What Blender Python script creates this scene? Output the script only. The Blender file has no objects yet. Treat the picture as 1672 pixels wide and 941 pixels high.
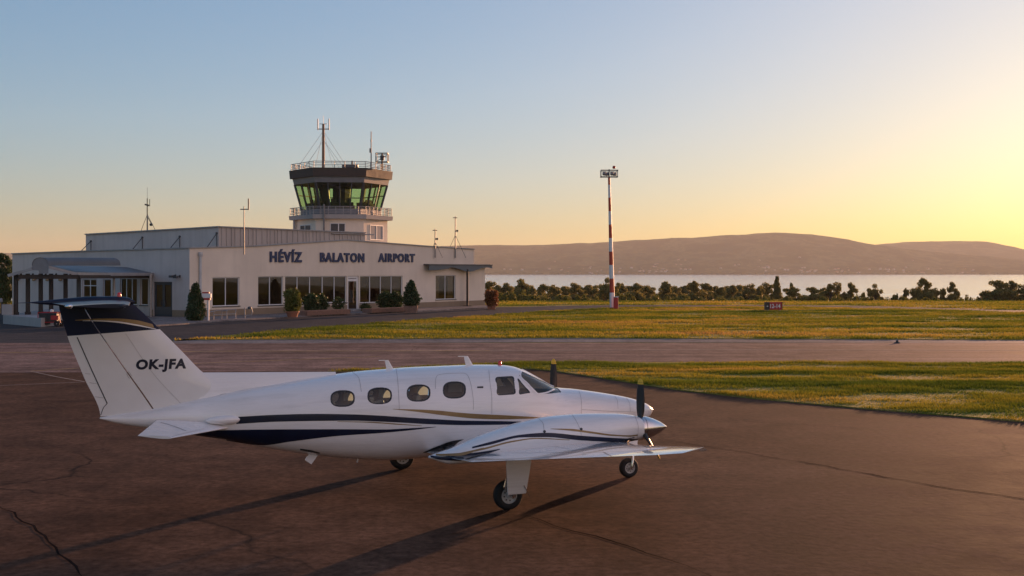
import bpy, bmesh, math, random
import numpy as np
from mathutils import Vector, Matrix
from mathutils.bvhtree import BVHTree
random.seed(7); rng = np.random.default_rng(7)
R = math.radians
scene = bpy.context.scene
COL = scene.collection

# ------------------------------------------------------------------ camera geometry (photo pixels 1672 x 941)
F, CX, HY, H = 2000.0, 836.0, 443.0, 3.7
CAM = Vector((0, 0, H))
def ray(u, v): return Vector(((u-CX)/F, 1.0, (HY-v)/F))
def gnd(u, v, z=0.0):
    t = (H-z)*F/(v-HY); r = ray(u, v); return Vector((r.x*t, t, z))
def at(u, v, Y):
    r = ray(u, v); return CAM + r*Y
def on_plane(u, v, p0, n):
    r = ray(u, v); t = (Vector(p0)-CAM).dot(n)/r.dot(n); return CAM + r*t

# ------------------------------------------------------------------ mesh helpers
def tag(o, label=None, cat=None, group=None, kind=None):
    if label: o['label'] = label
    if cat: o['category'] = cat
    if group: o['group'] = group
    if kind: o['kind'] = kind
    return o
def empty(name, loc, rz=0.0):
    o = bpy.data.objects.new(name, None); COL.objects.link(o)
    o.location = loc; o.rotation_euler = (0, 0, rz); o.empty_display_size = .3
    return o
def thing(name, label, cat, loc, rz=0.0, group=None):
    return tag(empty(name, loc, rz), label, cat, group)
def root_of(o):
    while o.parent: o = o.parent
    return o
def link_mesh(name, me, mats, parent=None, smooth=None):
    for m in (mats if isinstance(mats, (list, tuple)) else [mats]): me.materials.append(m)
    if smooth is not None and len(me.polygons):
        me.polygons.foreach_set('use_smooth', [True]*len(me.polygons))
        if smooth < 179: me.set_sharp_from_angle(angle=R(smooth))
    o = bpy.data.objects.new(name, me); COL.objects.link(o)
    if parent: o.parent = parent
    return o
class MB:
    """collects shapes into one mesh"""
    def __init__(s): s.v = []; s.f = []; s.mi = []; s.cur = 0
    def add(s, vs, fs):
        n = len(s.v); s.v += [tuple(p) for p in vs]
        for f in fs: s.f.append(tuple(i+n for i in f)); s.mi.append(s.cur)
    def quad(s, a, b, c, d): s.add([a, b, c, d], [(0, 1, 2, 3)])
    def poly(s, ps): s.add(ps, [tuple(range(len(ps)))])
    def prism(s, base, top):
        n = len(base)
        s.add(list(base)+list(top), [tuple(range(n))[::-1], tuple(range(n, 2*n))] +
              [(i, (i+1) % n, n+(i+1) % n, n+i) for i in range(n)])
    def box(s, c, size, ax=(1, 0, 0), ay=(0, 1, 0), az=(0, 0, 1)):
        c = Vector(c); ax = Vector(ax)*size[0]/2; ay = Vector(ay)*size[1]/2; az = Vector(az)*size[2]/2
        P = [c+ax*i+ay*j+az*k for k in (-1, 1) for (i, j) in ((-1, -1), (1, -1), (1, 1), (-1, 1))]
        s.prism(P[:4], P[4:])
    def bar(s, a, b, w, h=None, up=(0, 0, 1)):
        a = Vector(a); b = Vector(b); h = h or w; d = (b-a).normalized(); u = Vector(up)
        if abs(d.dot(u)) > .98: u = Vector((1, 0, 0))
        x = d.cross(u).normalized(); y = x.cross(d)
        q = lambda p: [p+x*i*w/2+y*j*h/2 for (i, j) in ((-1, -1), (1, -1), (1, 1), (-1, 1))]
        s.prism(q(a), q(b))
    def tube(s, pts, r, n=8, cap=True):
        pts = [Vector(p) for p in pts]; rs = r if isinstance(r, (list, tuple)) else [r]*len(pts)
        vs = []; fs = []; prev = None
        for i, p in enumerate(pts):
            d = (pts[min(i+1, len(pts)-1)]-pts[max(i-1, 0)]).normalized()
            if prev is None:
                u = Vector((0, 0, 1)) if abs(d.z) < .9 else Vector((1, 0, 0)); x = d.cross(u).normalized()
            else: x = (prev-d*prev.dot(d)).normalized()
            prev = x; y = d.cross(x)
            vs += [p+(x*math.cos(2*math.pi*k/n)+y*math.sin(2*math.pi*k/n))*rs[i] for k in range(n)]
        for i in range(len(pts)-1):
            for k in range(n): fs.append((i*n+k, i*n+(k+1) % n, (i+1)*n+(k+1) % n, (i+1)*n+k))
        if cap: fs += [tuple(range(n))[::-1], tuple((len(pts)-1)*n+k for k in range(n))]
        s.add(vs, fs)
    def lathe(s, prof, c=(0, 0, 0), axis=(0, 0, 1), n=24, ref=None):
        """prof: (radius, along)"""
        c = Vector(c); az = Vector(axis).normalized()
        u = Vector(ref) if ref else (Vector((1, 0, 0)) if abs(az.x) < .9 else Vector((0, 1, 0)))
        ax = (u-az*u.dot(az)).normalized(); ay = az.cross(ax); vs = []; fs = []
        for r, h in prof:
            for k in range(n):
                a = 2*math.pi*k/n; vs.append(c+az*h+(ax*math.cos(a)+ay*math.sin(a))*max(r, 1e-4))
        for i in range(len(prof)-1):
            for k in range(n): fs.append((i*n+k, i*n+(k+1) % n, (i+1)*n+(k+1) % n, (i+1)*n+k))
        s.add(vs, fs)
    def grid(s, rows):
        n = len(rows[0]); vs = [p for r in rows for p in r]
        s.add(vs, [(i*n+j, i*n+j+1, (i+1)*n+j+1, (i+1)*n+j) for i in range(len(rows)-1) for j in range(n-1)])
    def mesh(s, name, off=None, fix=True):
        me = bpy.data.meshes.new(name)
        off = Vector(off) if off is not None else Vector((0, 0, 0))
        me.from_pydata([tuple(Vector(p)-off) for p in s.v], [], s.f)
        me.polygons.foreach_set('material_index', s.mi)
        if fix:
            bm = bmesh.new(); bm.from_mesh(me)
            bmesh.ops.recalc_face_normals(bm, faces=bm.faces); bm.to_mesh(me); bm.free()
        me.update(); return me
    def build(s, name, mats, parent=None, smooth=None, local=False, fix=True, bevel=0):
        off = None
        if parent and not local: off = root_of(parent).location
        me = s.mesh(name, off, fix)
        o = link_mesh(name, me, mats, parent, smooth)
        if bevel:
            b = o.modifiers.new('bevel', 'BEVEL'); b.width = bevel; b.segments = 2; b.limit_method = 'ANGLE'
        return o
def copy_tree(o, parent=None):
    c = o.copy(); COL.objects.link(c); c.parent = parent
    for ch in list(o.children): copy_tree(ch, c)
    return c
def text_mesh(txt, size, extrude, offset=0.0, shear=0.0, space=1.0):
    cu = bpy.data.curves.new('lettering', 'FONT'); cu.body = txt; cu.size = size; cu.extrude = extrude
    cu.offset = offset; cu.shear = shear; cu.space_character = space; cu.resolution_u = 6
    o = bpy.data.objects.new('lettering', cu); COL.objects.link(o)
    dg = bpy.context.evaluated_depsgraph_get(); dg.update()
    me = bpy.data.meshes.new_from_object(o.evaluated_get(dg))
    bpy.data.objects.remove(o); bpy.data.curves.remove(cu)
    me.materials.clear()
    return me
def fit_text(me, w, h):
    xs = [v.co.x for v in me.vertices]; ys = [v.co.y for v in me.vertices]
    x0, x1, y0, y1 = min(xs), max(xs), min(ys), max(ys)
    for v in me.vertices:
        v.co.x = (v.co.x-x0)/(x1-x0)*w; v.co.y = (v.co.y-y0)/(y1-y0)*h
    return me
def interp(xs, ys, x):
    """smooth monotone (PCHIP) interpolation"""
    xs = list(xs); ys = list(ys); n = len(xs)
    if x <= xs[0]: return ys[0]
    if x >= xs[-1]: return ys[-1]
    h = [xs[i+1]-xs[i] for i in range(n-1)]; d = [(ys[i+1]-ys[i])/h[i] for i in range(n-1)]
    m = [d[0]]+[0 if d[i-1]*d[i] <= 0 else (2*d[i-1]*d[i]/(d[i-1]+d[i])) for i in range(1, n-1)]+[d[-1]]
    i = max(j for j in range(n-1) if xs[j] <= x); t = (x-xs[i])/h[i]
    return ((1+2*t)*(1-t)**2*ys[i]+t*(1-t)**2*h[i]*m[i]+t*t*(3-2*t)*ys[i+1]+t*t*(t-1)*h[i]*m[i+1])

# ------------------------------------------------------------------ materials
def newmat(name):
    m = bpy.data.materials.new(name); m.use_nodes = True
    nt = m.node_tree; return m, nt, nt.nodes['Principled BSDF']
def coords(nt, kind='Object', scale=None):
    tc = nt.nodes.new('ShaderNodeTexCoord'); out = tc.outputs[kind]
    if scale:
        mp = nt.nodes.new('ShaderNodeMapping'); mp.inputs['Scale'].default_value = scale
        nt.links.new(out, mp.inputs['Vector']); out = mp.outputs[0]
    return out
def noise(nt, vec, scale, detail=4, rough=.55, dist=0):
    n = nt.nodes.new('ShaderNodeTexNoise'); n.inputs['Scale'].default_value = scale
    n.inputs['Detail'].default_value = detail; n.inputs['Roughness'].default_value = rough
    n.inputs['Distortion'].default_value = dist
    nt.links.new(vec, n.inputs['Vector']); return n.outputs['Fac']
def ramp(nt, fac, stops, interp_='LINEAR'):
    r = nt.nodes.new('ShaderNodeValToRGB'); r.color_ramp.interpolation = interp_
    e = r.color_ramp.elements
    while len(e) < len(stops): e.new(.5)
    for el, (p, c) in zip(e, stops):
        el.position = p; el.color = (*c, 1) if len(c) == 3 else c
    nt.links.new(fac, r.inputs[0]); return r.outputs[0]
def g(v): return (v, v, v)
def mixc(nt, fac, a, b, mode='MIX'):
    n = nt.nodes.new('ShaderNodeMix'); n.data_type = 'RGBA'; n.blend_type = mode
    for val, sock in ((fac, n.inputs[0]), (a, n.inputs[6]), (b, n.inputs[7])):
        if hasattr(val, 'links'): nt.links.new(val, sock)
        elif isinstance(val, (int, float)): sock.default_value = val
        else: sock.default_value = (*val, 1)
    return n.outputs[2]
def mth(nt, op, a, b=None, c=None, clamp=False):
    n = nt.nodes.new('ShaderNodeMath'); n.operation = op; n.use_clamp = clamp
    for i, val in enumerate((a, b, c)):
        if val is None: continue
        if hasattr(val, 'links'): nt.links.new(val, n.inputs[i])
        else: n.inputs[i].default_value = val
    return n.outputs[0]
def bump(nt, bsdf, height, strength, dist=.02):
    b = nt.nodes.new('ShaderNodeBump'); b.inputs['Strength'].default_value = strength
    b.inputs['Distance'].default_value = dist
    nt.links.new(height, b.inputs['Height']); nt.links.new(b.outputs[0], bsdf.inputs['Normal'])
def basic(name, col, rough=.6, var=.15, scale=3.0, metal=0.0, spec=.5, coat=0.0, bmp=0.0, bscale=40, detail=5):
    """a plain surface with uneven colour and roughness"""
    m, nt, b = newmat(name); oc = coords(nt)
    n = noise(nt, oc, scale, detail, .6)
    lo = tuple(c*(1-var) for c in col); hi = tuple(min(1, c*(1+var)) for c in col)
    nt.links.new(ramp(nt, n, [(.3, lo), (.7, hi)]), b.inputs['Base Color'])
    rr = ramp(nt, n, [(.3, g(max(0, rough*.88))), (.7, g(min(1, rough*1.1)))])
    nt.links.new(rr, b.inputs['Roughness'])
    b.inputs['Metallic'].default_value = metal; b.inputs['Specular IOR Level'].default_value = spec
    if coat: b.inputs['Coat Weight'].default_value = coat; b.inputs['Coat Roughness'].default_value = .04
    if bmp: bump(nt, b, noise(nt, oc, bscale, 3, .6), bmp)
    return m
def glass_mat(name, tint, refl_rough=.02, ior=1.5, lo=0.0):
    m, nt, b = newmat(name); nt.nodes.remove(b); out = nt.nodes['Material Output']
    tr = nt.nodes.new('ShaderNodeBsdfTransparent'); tr.inputs[0].default_value = (*tint, 1)
    gl = nt.nodes.new('ShaderNodeBsdfGlossy'); gl.inputs['Roughness'].default_value = refl_rough
    oc = coords(nt); bp = nt.nodes.new('ShaderNodeBump'); bp.inputs['Strength'].default_value = .03
    nt.links.new(noise(nt, oc, .8, 2), bp.inputs['Height']); nt.links.new(bp.outputs[0], gl.inputs['Normal'])
    fr = nt.nodes.new('ShaderNodeLayerWeight'); fr.inputs['Blend'].default_value = .5
    mx = nt.nodes.new('ShaderNodeMixShader'); f0 = ((ior-1)/(ior+1))**2+lo
    fac = mth(nt, 'MULTIPLY_ADD', mth(nt, 'POWER', fr.outputs['Facing'], 4.5), 1-f0, f0, clamp=True)
    nt.links.new(fac, mx.inputs[0]); nt.links.new(tr.outputs[0], mx.inputs[1]); nt.links.new(gl.outputs[0], mx.inputs[2])
    nt.links.new(mx.outputs[0], out.inputs['Surface']); return m
def foliage_mat(name, dark, light, transl=.35, scale=.6):
    m, nt, b = newmat(name); out = nt.nodes['Material Output']; oc = coords(nt)
    col = ramp(nt, noise(nt, oc, scale, 4, .7), [(.3, dark), (.7, light)])
    nt.links.new(col, b.inputs['Base Color']); b.inputs['Roughness'].default_value = .55
    b.inputs['Specular IOR Level'].default_value = .3
    t = nt.nodes.new('ShaderNodeBsdfTranslucent'); nt.links.new(col, t.inputs[0])
    mx = nt.nodes.new('ShaderNodeMixShader'); mx.inputs[0].default_value = transl
    nt.links.new(b.outputs[0], mx.inputs[1]); nt.links.new(t.outputs[0], mx.inputs[2])
    nt.links.new(mx.outputs[0], out.inputs['Surface']); return m
def asphalt_mat(name, dark, light, crack=.5, rough=.8, crack_scale=.07, spec=.026, streak=0):
    m, nt, b = newmat(name); oc = coords(nt)
    big = noise(nt, oc, .12, 5, .6, .6); mid = noise(nt, oc, .9, 5, .65); fine = noise(nt, oc, 7.0, 3.5, .7)
    c = ramp(nt, big, [(.3, dark), (.7, light)])
    c = mixc(nt, .8, c, ramp(nt, mid, [(.3, g(.25)), (.7, g(.76))]), 'OVERLAY')
    c = mixc(nt, .75, c, ramp(nt, fine, [(.3, g(.2)), (.72, g(.8))]), 'OVERLAY')
    if streak:      # wheel worn lanes running along the strip
        sn = noise(nt, coords(nt, 'Object', (.02, .55, 0)), 1.0, 5, .6)
        c = mixc(nt, streak, c, ramp(nt, sn, [(.35, g(.28)), (.5, g(.5)), (.65, g(.74))]), 'OVERLAY')
    # stains: dark oily patches of their own shape
    st = ramp(nt, noise(nt, oc, .22, 3, .5, 1.2), [(.62, g(0)), (.72, g(1))])
    c = mixc(nt, mth(nt, 'MULTIPLY', st, .35), c, tuple(x*.45 for x in dark))
    # cracks: warped cell borders
    wv = nt.nodes.new('ShaderNodeVectorMath'); wv.operation = 'ADD'
    nz = nt.nodes.new('ShaderNodeTexNoise'); nz.inputs['Scale'].default_value = .7; nz.inputs['Detail'].default_value = 6
    nt.links.new(oc, nz.inputs['Vector'])
    nt.links.new(oc, wv.inputs[0]); nt.links.new(nz.outputs['Color'], wv.inputs[1])
    vo = nt.nodes.new('ShaderNodeTexVoronoi'); vo.feature = 'DISTANCE_TO_EDGE'; vo.inputs['Scale'].default_value = crack_scale
    nt.links.new(wv.outputs[0], vo.inputs['Vector'])
    ck = ramp(nt, vo.outputs['Distance'], [(0, g(1)), (.0022, g(0))])
    ck = mth(nt, 'MULTIPLY', ck, ramp(nt, noise(nt, oc, .16, 2), [(.42, g(0)), (.6, g(crack))]))
    c = mixc(nt, ck, c, g(.012))
    nt.links.new(c, b.inputs['Base Color'])
    nt.links.new(ramp(nt, mid, [(.3, g(rough-.1)), (.7, g(rough+.08))]), b.inputs['Roughness'])
    b.inputs['Specular IOR Level'].default_value = spec
    bump(nt, b, mth(nt, 'ADD', fine, mth(nt, 'MULTIPLY', mid, .4)), .3, .012)
    return m
def wall_mat(name, col, streak=.25, rough=.85):
    m, nt, b = newmat(name); oc = coords(nt)
    n = noise(nt, oc, .35, 5, .6); s = noise(nt, coords(nt, 'Object', (1.6, 1.6, .12)), 1.2, 4, .6)
    c = ramp(nt, n, [(.3, tuple(x*.9 for x in col)), (.7, tuple(x*1.06 for x in col))])
    c = mixc(nt, mth(nt, 'MULTIPLY', ramp(nt, s, [(.45, g(0)), (.75, g(1))]), streak), c, tuple(x*.62 for x in col))
    nt.links.new(c, b.inputs['Base Color']); b.inputs['Roughness'].default_value = rough
    b.inputs['Specular IOR Level'].default_value = .25
    bump(nt, b, noise(nt, oc, 22, 3, .7), .25, .01); return m

M = {}
M['paint'] = basic('white aircraft paint', (.86, .82, .79), .26, .03, 1.2, coat=1.0)
def paint_mat():
    m, nt, b = newmat('aircraft white paint'); oc = coords(nt)
    n = noise(nt, oc, 1.2, 4); st = noise(nt, coords(nt, 'Object', (.35, 2.5, 5)), 1.6, 5, .65)   # faint grime drawn out by the airflow
    c = ramp(nt, n, [(.3, (.83, .79, .755)), (.7, (.87, .83, .80))])
    c = mixc(nt, mth(nt, 'MULTIPLY', ramp(nt, st, [(.5, g(0)), (.72, g(1))]), .30), c, (.46, .42, .38))
    nt.links.new(c, b.inputs['Base Color']); nt.links.new(ramp(nt, st, [(.3, g(.2)), (.75, g(.42))]), b.inputs['Roughness'])
    b.inputs['Coat Weight'].default_value = 1; b.inputs['Coat Roughness'].default_value = .05
    bump(nt, b, noise(nt, oc, 2.2, 2), .05, .02); return m
M['paint'] = paint_mat()
M['navy'] = basic('navy stripe paint', (.006, .011, .032), .35, .2, 2, coat=.15, spec=.3)
M['gold'] = basic('gold stripe paint', (.24, .15, .05), .35, .15, 3, metal=.2, coat=.3)
M['rubber'] = basic('tyre rubber', (.012, .012, .013), .75, .3, 8, bmp=.3, bscale=60)
M['alu'] = basic('polished aluminium', (.72, .71, .70), .17, .06, 4, metal=1.0)
M['rimpaint'] = basic('rim paint', (.5, .48, .45), .45, .12, 12)
M['blade'] = basic('propeller blade black', (.012, .012, .014), .42, .3, 6)
M['yellow'] = basic('yellow tip paint', (.65, .42, .03), .5, .15, 10)
M['gap'] = basic('panel gap', (.045, .045, .05), .7, .2, 5)
M['seam'] = basic('panel seam', (.46, .43, .41), .5, .2, 5)
M['cabin'] = basic('cabin trim', (.34, .29, .25), .8, .15, 3)
M['seat'] = basic('seat leather', (.30, .22, .15), .55, .2, 5)
M['redlens'] = basic('red beacon lens', (.62, .025, .015), .18, .1, 9, coat=.6)
M['lens'] = glass_mat('clear lens', (.8, .85, .9))
M['planeglass'] = glass_mat('aircraft window glass', (.70, .84, .88), .02, 1.5, .02)
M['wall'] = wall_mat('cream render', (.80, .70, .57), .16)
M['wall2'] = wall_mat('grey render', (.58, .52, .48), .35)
M['clad'] = wall_mat('ribbed pale cladding', (.50, .45, .40), .4)
M['plinth'] = wall_mat('tan plinth', (.30, .23, .155), .3)
M['frame'] = basic('pale window frame', (.66, .66, .65), .45, .06, 3)
M['darkframe'] = basic('dark grey metal', (.055, .057, .062), .5, .15, 3)
M['steelblue'] = basic('blue grey sheet roof', (.10, .125, .145), .55, .14, .8, bmp=.1, bscale=6)
M['coping'] = basic('zinc coping', (.30, .30, .30), .45, .15, 2)
M['glass'] = glass_mat('window glass', (.34, .34, .34), .025, 1.5, .04)
M['greenglass'] = glass_mat('green tinted glass', (.64, .78, .52), .02, 1.5, .03)
M['dark'] = basic('dark interior', (.06, .052, .045), .8, .2, 2)
M['room'] = basic('room wall', (.34, .25, .17), .9, .25, .6)
M['roof'] = basic('roof felt', (.10, .10, .10), .9, .2, 1)
M['bluepaint'] = basic('blue sign letters', (.012, .030, .105), .42, .15, 4)
M['bluedoor'] = basic('dark blue door', (.030, .040, .055), .45, .15, 2)
M['slab'] = basic('dark brown fascia', (.06, .045, .037), .7, .2, 2)
M['cabgrey'] = basic('blue grey panel', (.20, .205, .215), .5, .12, 2)
M['concrete'] = wall_mat('pale concrete', (.40, .385, .37), .35)
M['rail'] = basic('rail metal', (.36, .33, .30), .45, .2, 6, metal=.4)
M['rust'] = basic('weathered mast', (.26, .15, .09), .65, .3, 8)
M['palepipe'] = basic('pale painted pipe', (.55, .54, .53), .4, .1, 5)
M['mast'] = basic('grey mast', (.22, .21, .20), .5, .2, 8, metal=.3)
M['wood'] = basic('dark timber', (.035, .026, .02), .7, .3, 6)
M['white'] = basic('white paint', (.72, .71, .69), .5, .06, 4)
M['red'] = basic('red paint', (.40, .045, .018), .5, .18, 5)
M['signred'] = basic('red sign face', (.36, .018, .018), .45, .12, 5)
M['black'] = basic('black plastic', (.018, .018, .019), .5, .2, 5)
M['terra'] = basic('terracotta', (.33, .13, .07), .8, .2, 6, bmp=.2)
M['trough'] = basic('brown planter', (.24, .14, .10), .85, .2, 4, bmp=.2)
M['bark'] = basic('bark', (.07, .05, .035), .9, .3, 8, bmp=.5, bscale=12)
M['soil'] = basic('soil', (.05, .035, .025), .95, .3, 9)
M['apron'] = asphalt_mat('apron asphalt', (.064, .035, .0225), (.124, .070, .045), .9, .92)
M['taxi'] = asphalt_mat('taxiway asphalt', (.15, .10, .083), (.23, .155, .128), .5, .92, streak=.8)
M['road'] = asphalt_mat('road asphalt', (.045, .045, .047), (.066, .064, .064), .3)
M['pave'] = asphalt_mat('pavement concrete', (.17, .155, .145), (.23, .21, .20), .2)
M['conifer'] = foliage_mat('conifer leaf', (.022, .045, .018), (.05, .085, .03), .2, 2)
M['shrub'] = foliage_mat('shrub leaf', (.03, .05, .018), (.065, .10, .03), .3, 2)
M['yshrub'] = foliage_mat('yellow shrub leaf', (.08, .10, .02), (.16, .17, .03), .35, 2)
M['redshrub'] = foliage_mat('reddish shrub leaf', (.16, .05, .02), (.25, .11, .03), .35, 3)
M['tree'] = foliage_mat('tree leaf', (.15, .145, .04), (.30, .24, .065), .5, .25)
M['bush'] = foliage_mat('bush leaf', (.12, .13, .022), (.24, .21, .04), .45, .3)

# ================================================================== CAMERA, LIGHT, SKY, AIR
cam_d = bpy.data.cameras.new('camera'); cam = bpy.data.objects.new('camera', cam_d); COL.objects.link(cam)
cam.location = CAM; cam.rotation_euler = (R(90), 0, 0)
cam_d.sensor_width = 36; cam_d.lens = 36*F/1672; cam_d.shift_y = -(470.5-HY)/1672
cam_d.clip_start = .1; cam_d.clip_end = 60000
scene.camera = cam
SUN_AZ, SUN_EL = R(29.5), R(5.0)
SKY_G, SKY_S, SKY_V = .54, 1.42, 1.0
sd = bpy.data.lights.new('sun', 'SUN'); sun = bpy.data.objects.new('sun', sd); COL.objects.link(sun)
sd.energy = 5.0; sd.angle = R(.9); sd.color = (1.0, .48, .20)
tosun = Vector((math.sin(SUN_AZ)*math.cos(SUN_EL), math.cos(SUN_AZ)*math.cos(SUN_EL), math.sin(SUN_EL)))
sun.rotation_euler = (-tosun).to_track_quat('-Z', 'Y').to_euler()
w = bpy.data.worlds.new('World'); scene.world = w; w.use_nodes = True
nt = w.node_tree; bg = nt.nodes['Background']
sky = nt.nodes.new('ShaderNodeTexSky'); sky.sky_type = 'NISHITA'; sky.sun_disc = False
sky.sun_elevation = SUN_EL; sky.sun_rotation = SUN_AZ
sky.air_density = 1.0; sky.dust_density = .8; sky.ozone_density = 2.55; sky.altitude = 100
gm = nt.nodes.new('ShaderNodeGamma'); gm.inputs[1].default_value = SKY_G      # gamma evens out the sky contrast and lifts the ambient light
hs = nt.nodes.new('ShaderNodeHueSaturation'); hs.inputs['Saturation'].default_value = SKY_S; hs.inputs['Value'].default_value = SKY_V
nt.links.new(sky.outputs[0], gm.inputs[0]); nt.links.new(gm.outputs[0], hs.inputs['Color']); # warm glow added low in the sky, right and behind, to fill shaded surfaces
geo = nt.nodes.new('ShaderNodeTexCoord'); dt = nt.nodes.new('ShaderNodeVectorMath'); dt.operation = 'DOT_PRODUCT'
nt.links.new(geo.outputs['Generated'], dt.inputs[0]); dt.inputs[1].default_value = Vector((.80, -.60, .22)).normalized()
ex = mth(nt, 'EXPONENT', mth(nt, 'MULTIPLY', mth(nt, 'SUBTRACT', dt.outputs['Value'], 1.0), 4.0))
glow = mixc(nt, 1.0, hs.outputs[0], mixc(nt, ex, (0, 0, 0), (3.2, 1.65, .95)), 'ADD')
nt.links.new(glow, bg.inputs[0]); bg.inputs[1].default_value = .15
scene.view_settings.view_transform = 'Standard'; scene.view_settings.look = 'None'
scene.view_settings.exposure = .85; scene.view_settings.use_white_balance = True; scene.view_settings.white_balance_temperature = 5650; scene.view_settings.white_balance_tint = 15; scene.view_settings.gamma = 1; scene.view_settings.use_curve_mapping = False
cy = scene.cycles
cy.use_denoising = True
try: cy.denoiser = 'OPENIMAGEDENOISE'
except Exception: pass
cy.max_bounces = 8; cy.diffuse_bounces = 3; cy.glossy_bounces = 4; cy.transparent_max_bounces = 16
cy.transmission_bounces = 4; cy.volume_bounces = 0
cy.sample_clamp_indirect = 8

hz = MB(); hz.box((1500, 7000, 160), (20000, 15400, 372))
me = hz.mesh('haze'); mh = bpy.data.materials.new('evening haze'); mh.use_nodes = True
hn = mh.node_tree; hn.nodes.remove(hn.nodes['Principled BSDF'])
pv = hn.nodes.new('ShaderNodeVolumePrincipled'); pv.inputs['Density'].default_value = 4.2e-5
pv.inputs['Color'].default_value = (.95, .96, .92, 1); pv.inputs['Anisotropy'].default_value = .15
hn.links.new(pv.outputs[0], hn.nodes['Material Output'].inputs['Volume'])
tag(link_mesh('haze', me, mh), kind='stuff', label='thin warm evening haze over the lake and hills')

# ================================================================== GROUND
LAKE_Z = -20.0
def ground_z(x, y):
    if y <= 150: return 0.0
    k = [150, 165, 280, 420, 590, 700]; z = [0, -.5, -7.0, -12.5, -20.2, -24]
    return float(np.interp(y, k, z))
ys = [-300, -60, 0, 15, 25, 35, 50, 70, 90, 110, 130, 150, 154, 158, 165, 190, 220, 250, 280, 340, 420, 500, 590, 700, 2500, 8600]
xs = [-9000, -2500, -700, -300, -150, -80, -40, -15, 0, 15, 40, 80, 150, 300, 700, 2500, 9000]
def grass_mat():
    m, nt, b = newmat('dry grass ground'); oc = coords(nt)
    st = coords(nt, 'Object', (.05, .28, .2))           # mown strips and bare patches, long across the view
    n1 = noise(nt, st, 1.0, 6, .65); n2 = noise(nt, oc, 1.6, 5, .7)
    c = ramp(nt, n1, [(.34, (.15, .155, .025)), (.47, (.22, .20, .035)), (.56, (.30, .23, .06)), (.7, (.34, .235, .085))])
    c = mixc(nt, .6, c, ramp(nt, n2, [(.25, g(.25)), (.75, g(.72))]), 'OVERLAY')
    nt.links.new(c, b.inputs['Base Color']); b.inputs['Roughness'].default_value = .9
    b.inputs['Specular IOR Level'].default_value = .1
    bump(nt, b, n2, 1.0, .25); return m
M['grass'] = grass_mat()
t = MB(); t.grid([[(x, y, ground_z(x, y)) for x in xs] for y in ys])
tag(t.build('ground', M['grass']), kind='structure')
# lake
def water_mat():
    m, nt, b = newmat('lake water'); b.inputs['Base Color'].default_value = (.80, .82, .84, 1); b.inputs['Metallic'].default_value = .85
    b.inputs['Roughness'].default_value = .10; b.inputs['IOR'].default_value = 1.33
    n = nt.nodes.new('ShaderNodeTexNoise'); n.inputs['Scale'].default_value = 1; n.inputs['Detail'].default_value = 5; n.inputs['Roughness'].default_value = .7
    nt.links.new(coords(nt, 'Object', (.05, .35, 1)), n.inputs['Vector'])       # small waves: every facet leans its own way
    v = nt.nodes.new('ShaderNodeVectorMath'); v.operation = 'MULTIPLY_ADD'; v.inputs[1].default_value = (1.1, 1.1, 0); v.inputs[2].default_value = (-.55, -.55, 1)
    nt.links.new(n.outputs['Color'], v.inputs[0]); u_ = nt.nodes.new('ShaderNodeVectorMath'); u_.operation = 'NORMALIZE'
    nt.links.new(v.outputs[0], u_.inputs[0]); nt.links.new(u_.outputs[0], b.inputs['Normal']); return m
t = MB(); t.grid([[(x, y, LAKE_Z) for x in np.linspace(-9000, 9000, 13)] for y in [520, 800, 1500, 3000, 5000, 7000, 8700]])
tag(t.build('lake', water_mat()), kind='structure')
# flat sheets traced on the ground
def sheet(name, px, z, mat, kind='structure', side=0):
    ps = [gnd(u, v) for u, v in px]; m = MB()
    top = [(p.x, p.y, z) for p in ps]
    if side: m.prism([(p.x, p.y, z-side) for p in ps], top)
    else: m.poly(top)
    return tag(m.build(name, mat), kind=kind)
RD = [(-120, 566), (285, 557), (480, 538), (640, 526.5), (800, 515.5), (930, 506.5), (1000, 503.5), (1250, 501), (1400, 503.5), (1500, 506), (1800, 513.5), (2600, 527)]
sheet('apron', [(-700, 990), (2400, 990), (2400, 640), (1800, 592), (-400, 592), (-700, 640)], .004, M['apron'])
bp_ = [gnd(u, v) for u, v in ((-400, 560.5), (290, 560.5), (2600, 560.5), (2700, 594), (-500, 612))]
m_ = MB(); m_.poly([(p.x, p.y, .008) for p in bp_]); tag(m_.build('taxiway', M['taxi']), kind='structure')
sheet('taxiway_shoulder', [(283, 555.5), (900, 552.5), (1800, 556), (2600, 558.8), (2600, 561.6), (1800, 561), (900, 559.5), (283, 561.5)], .012, M['pave'])
sheet('road', RD+[(2600, 521), (1800, 509), (1400, 499.8), (1250, 498.6), (1000, 498.6), (900, 500), (850, 501.5), (700, 503), (300, 508), (0, 512), (-200, 514)], .006, M['road'])
MID = [(285, 556), (900, 553), (1800, 556.5), (2600, 559.2)]+[(u, v+.4) for u, v in RD[1:]][::-1]
sheet('verge', MID, .045, M['grass'], side=.06)
NEAR = [(535, 607.5), (620, 603.5), (700, 600), (860, 593), (1100, 592.5), (1800, 594.5), (2600, 596), (2600, 768), (1800, 701), (1672, 690), (1400, 667.5), (1230, 652), (1100, 637), (985, 619), (900, 606), (860, 603)]
sheet('grass_island', NEAR, .035, M['grass'], side=.04)
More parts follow.
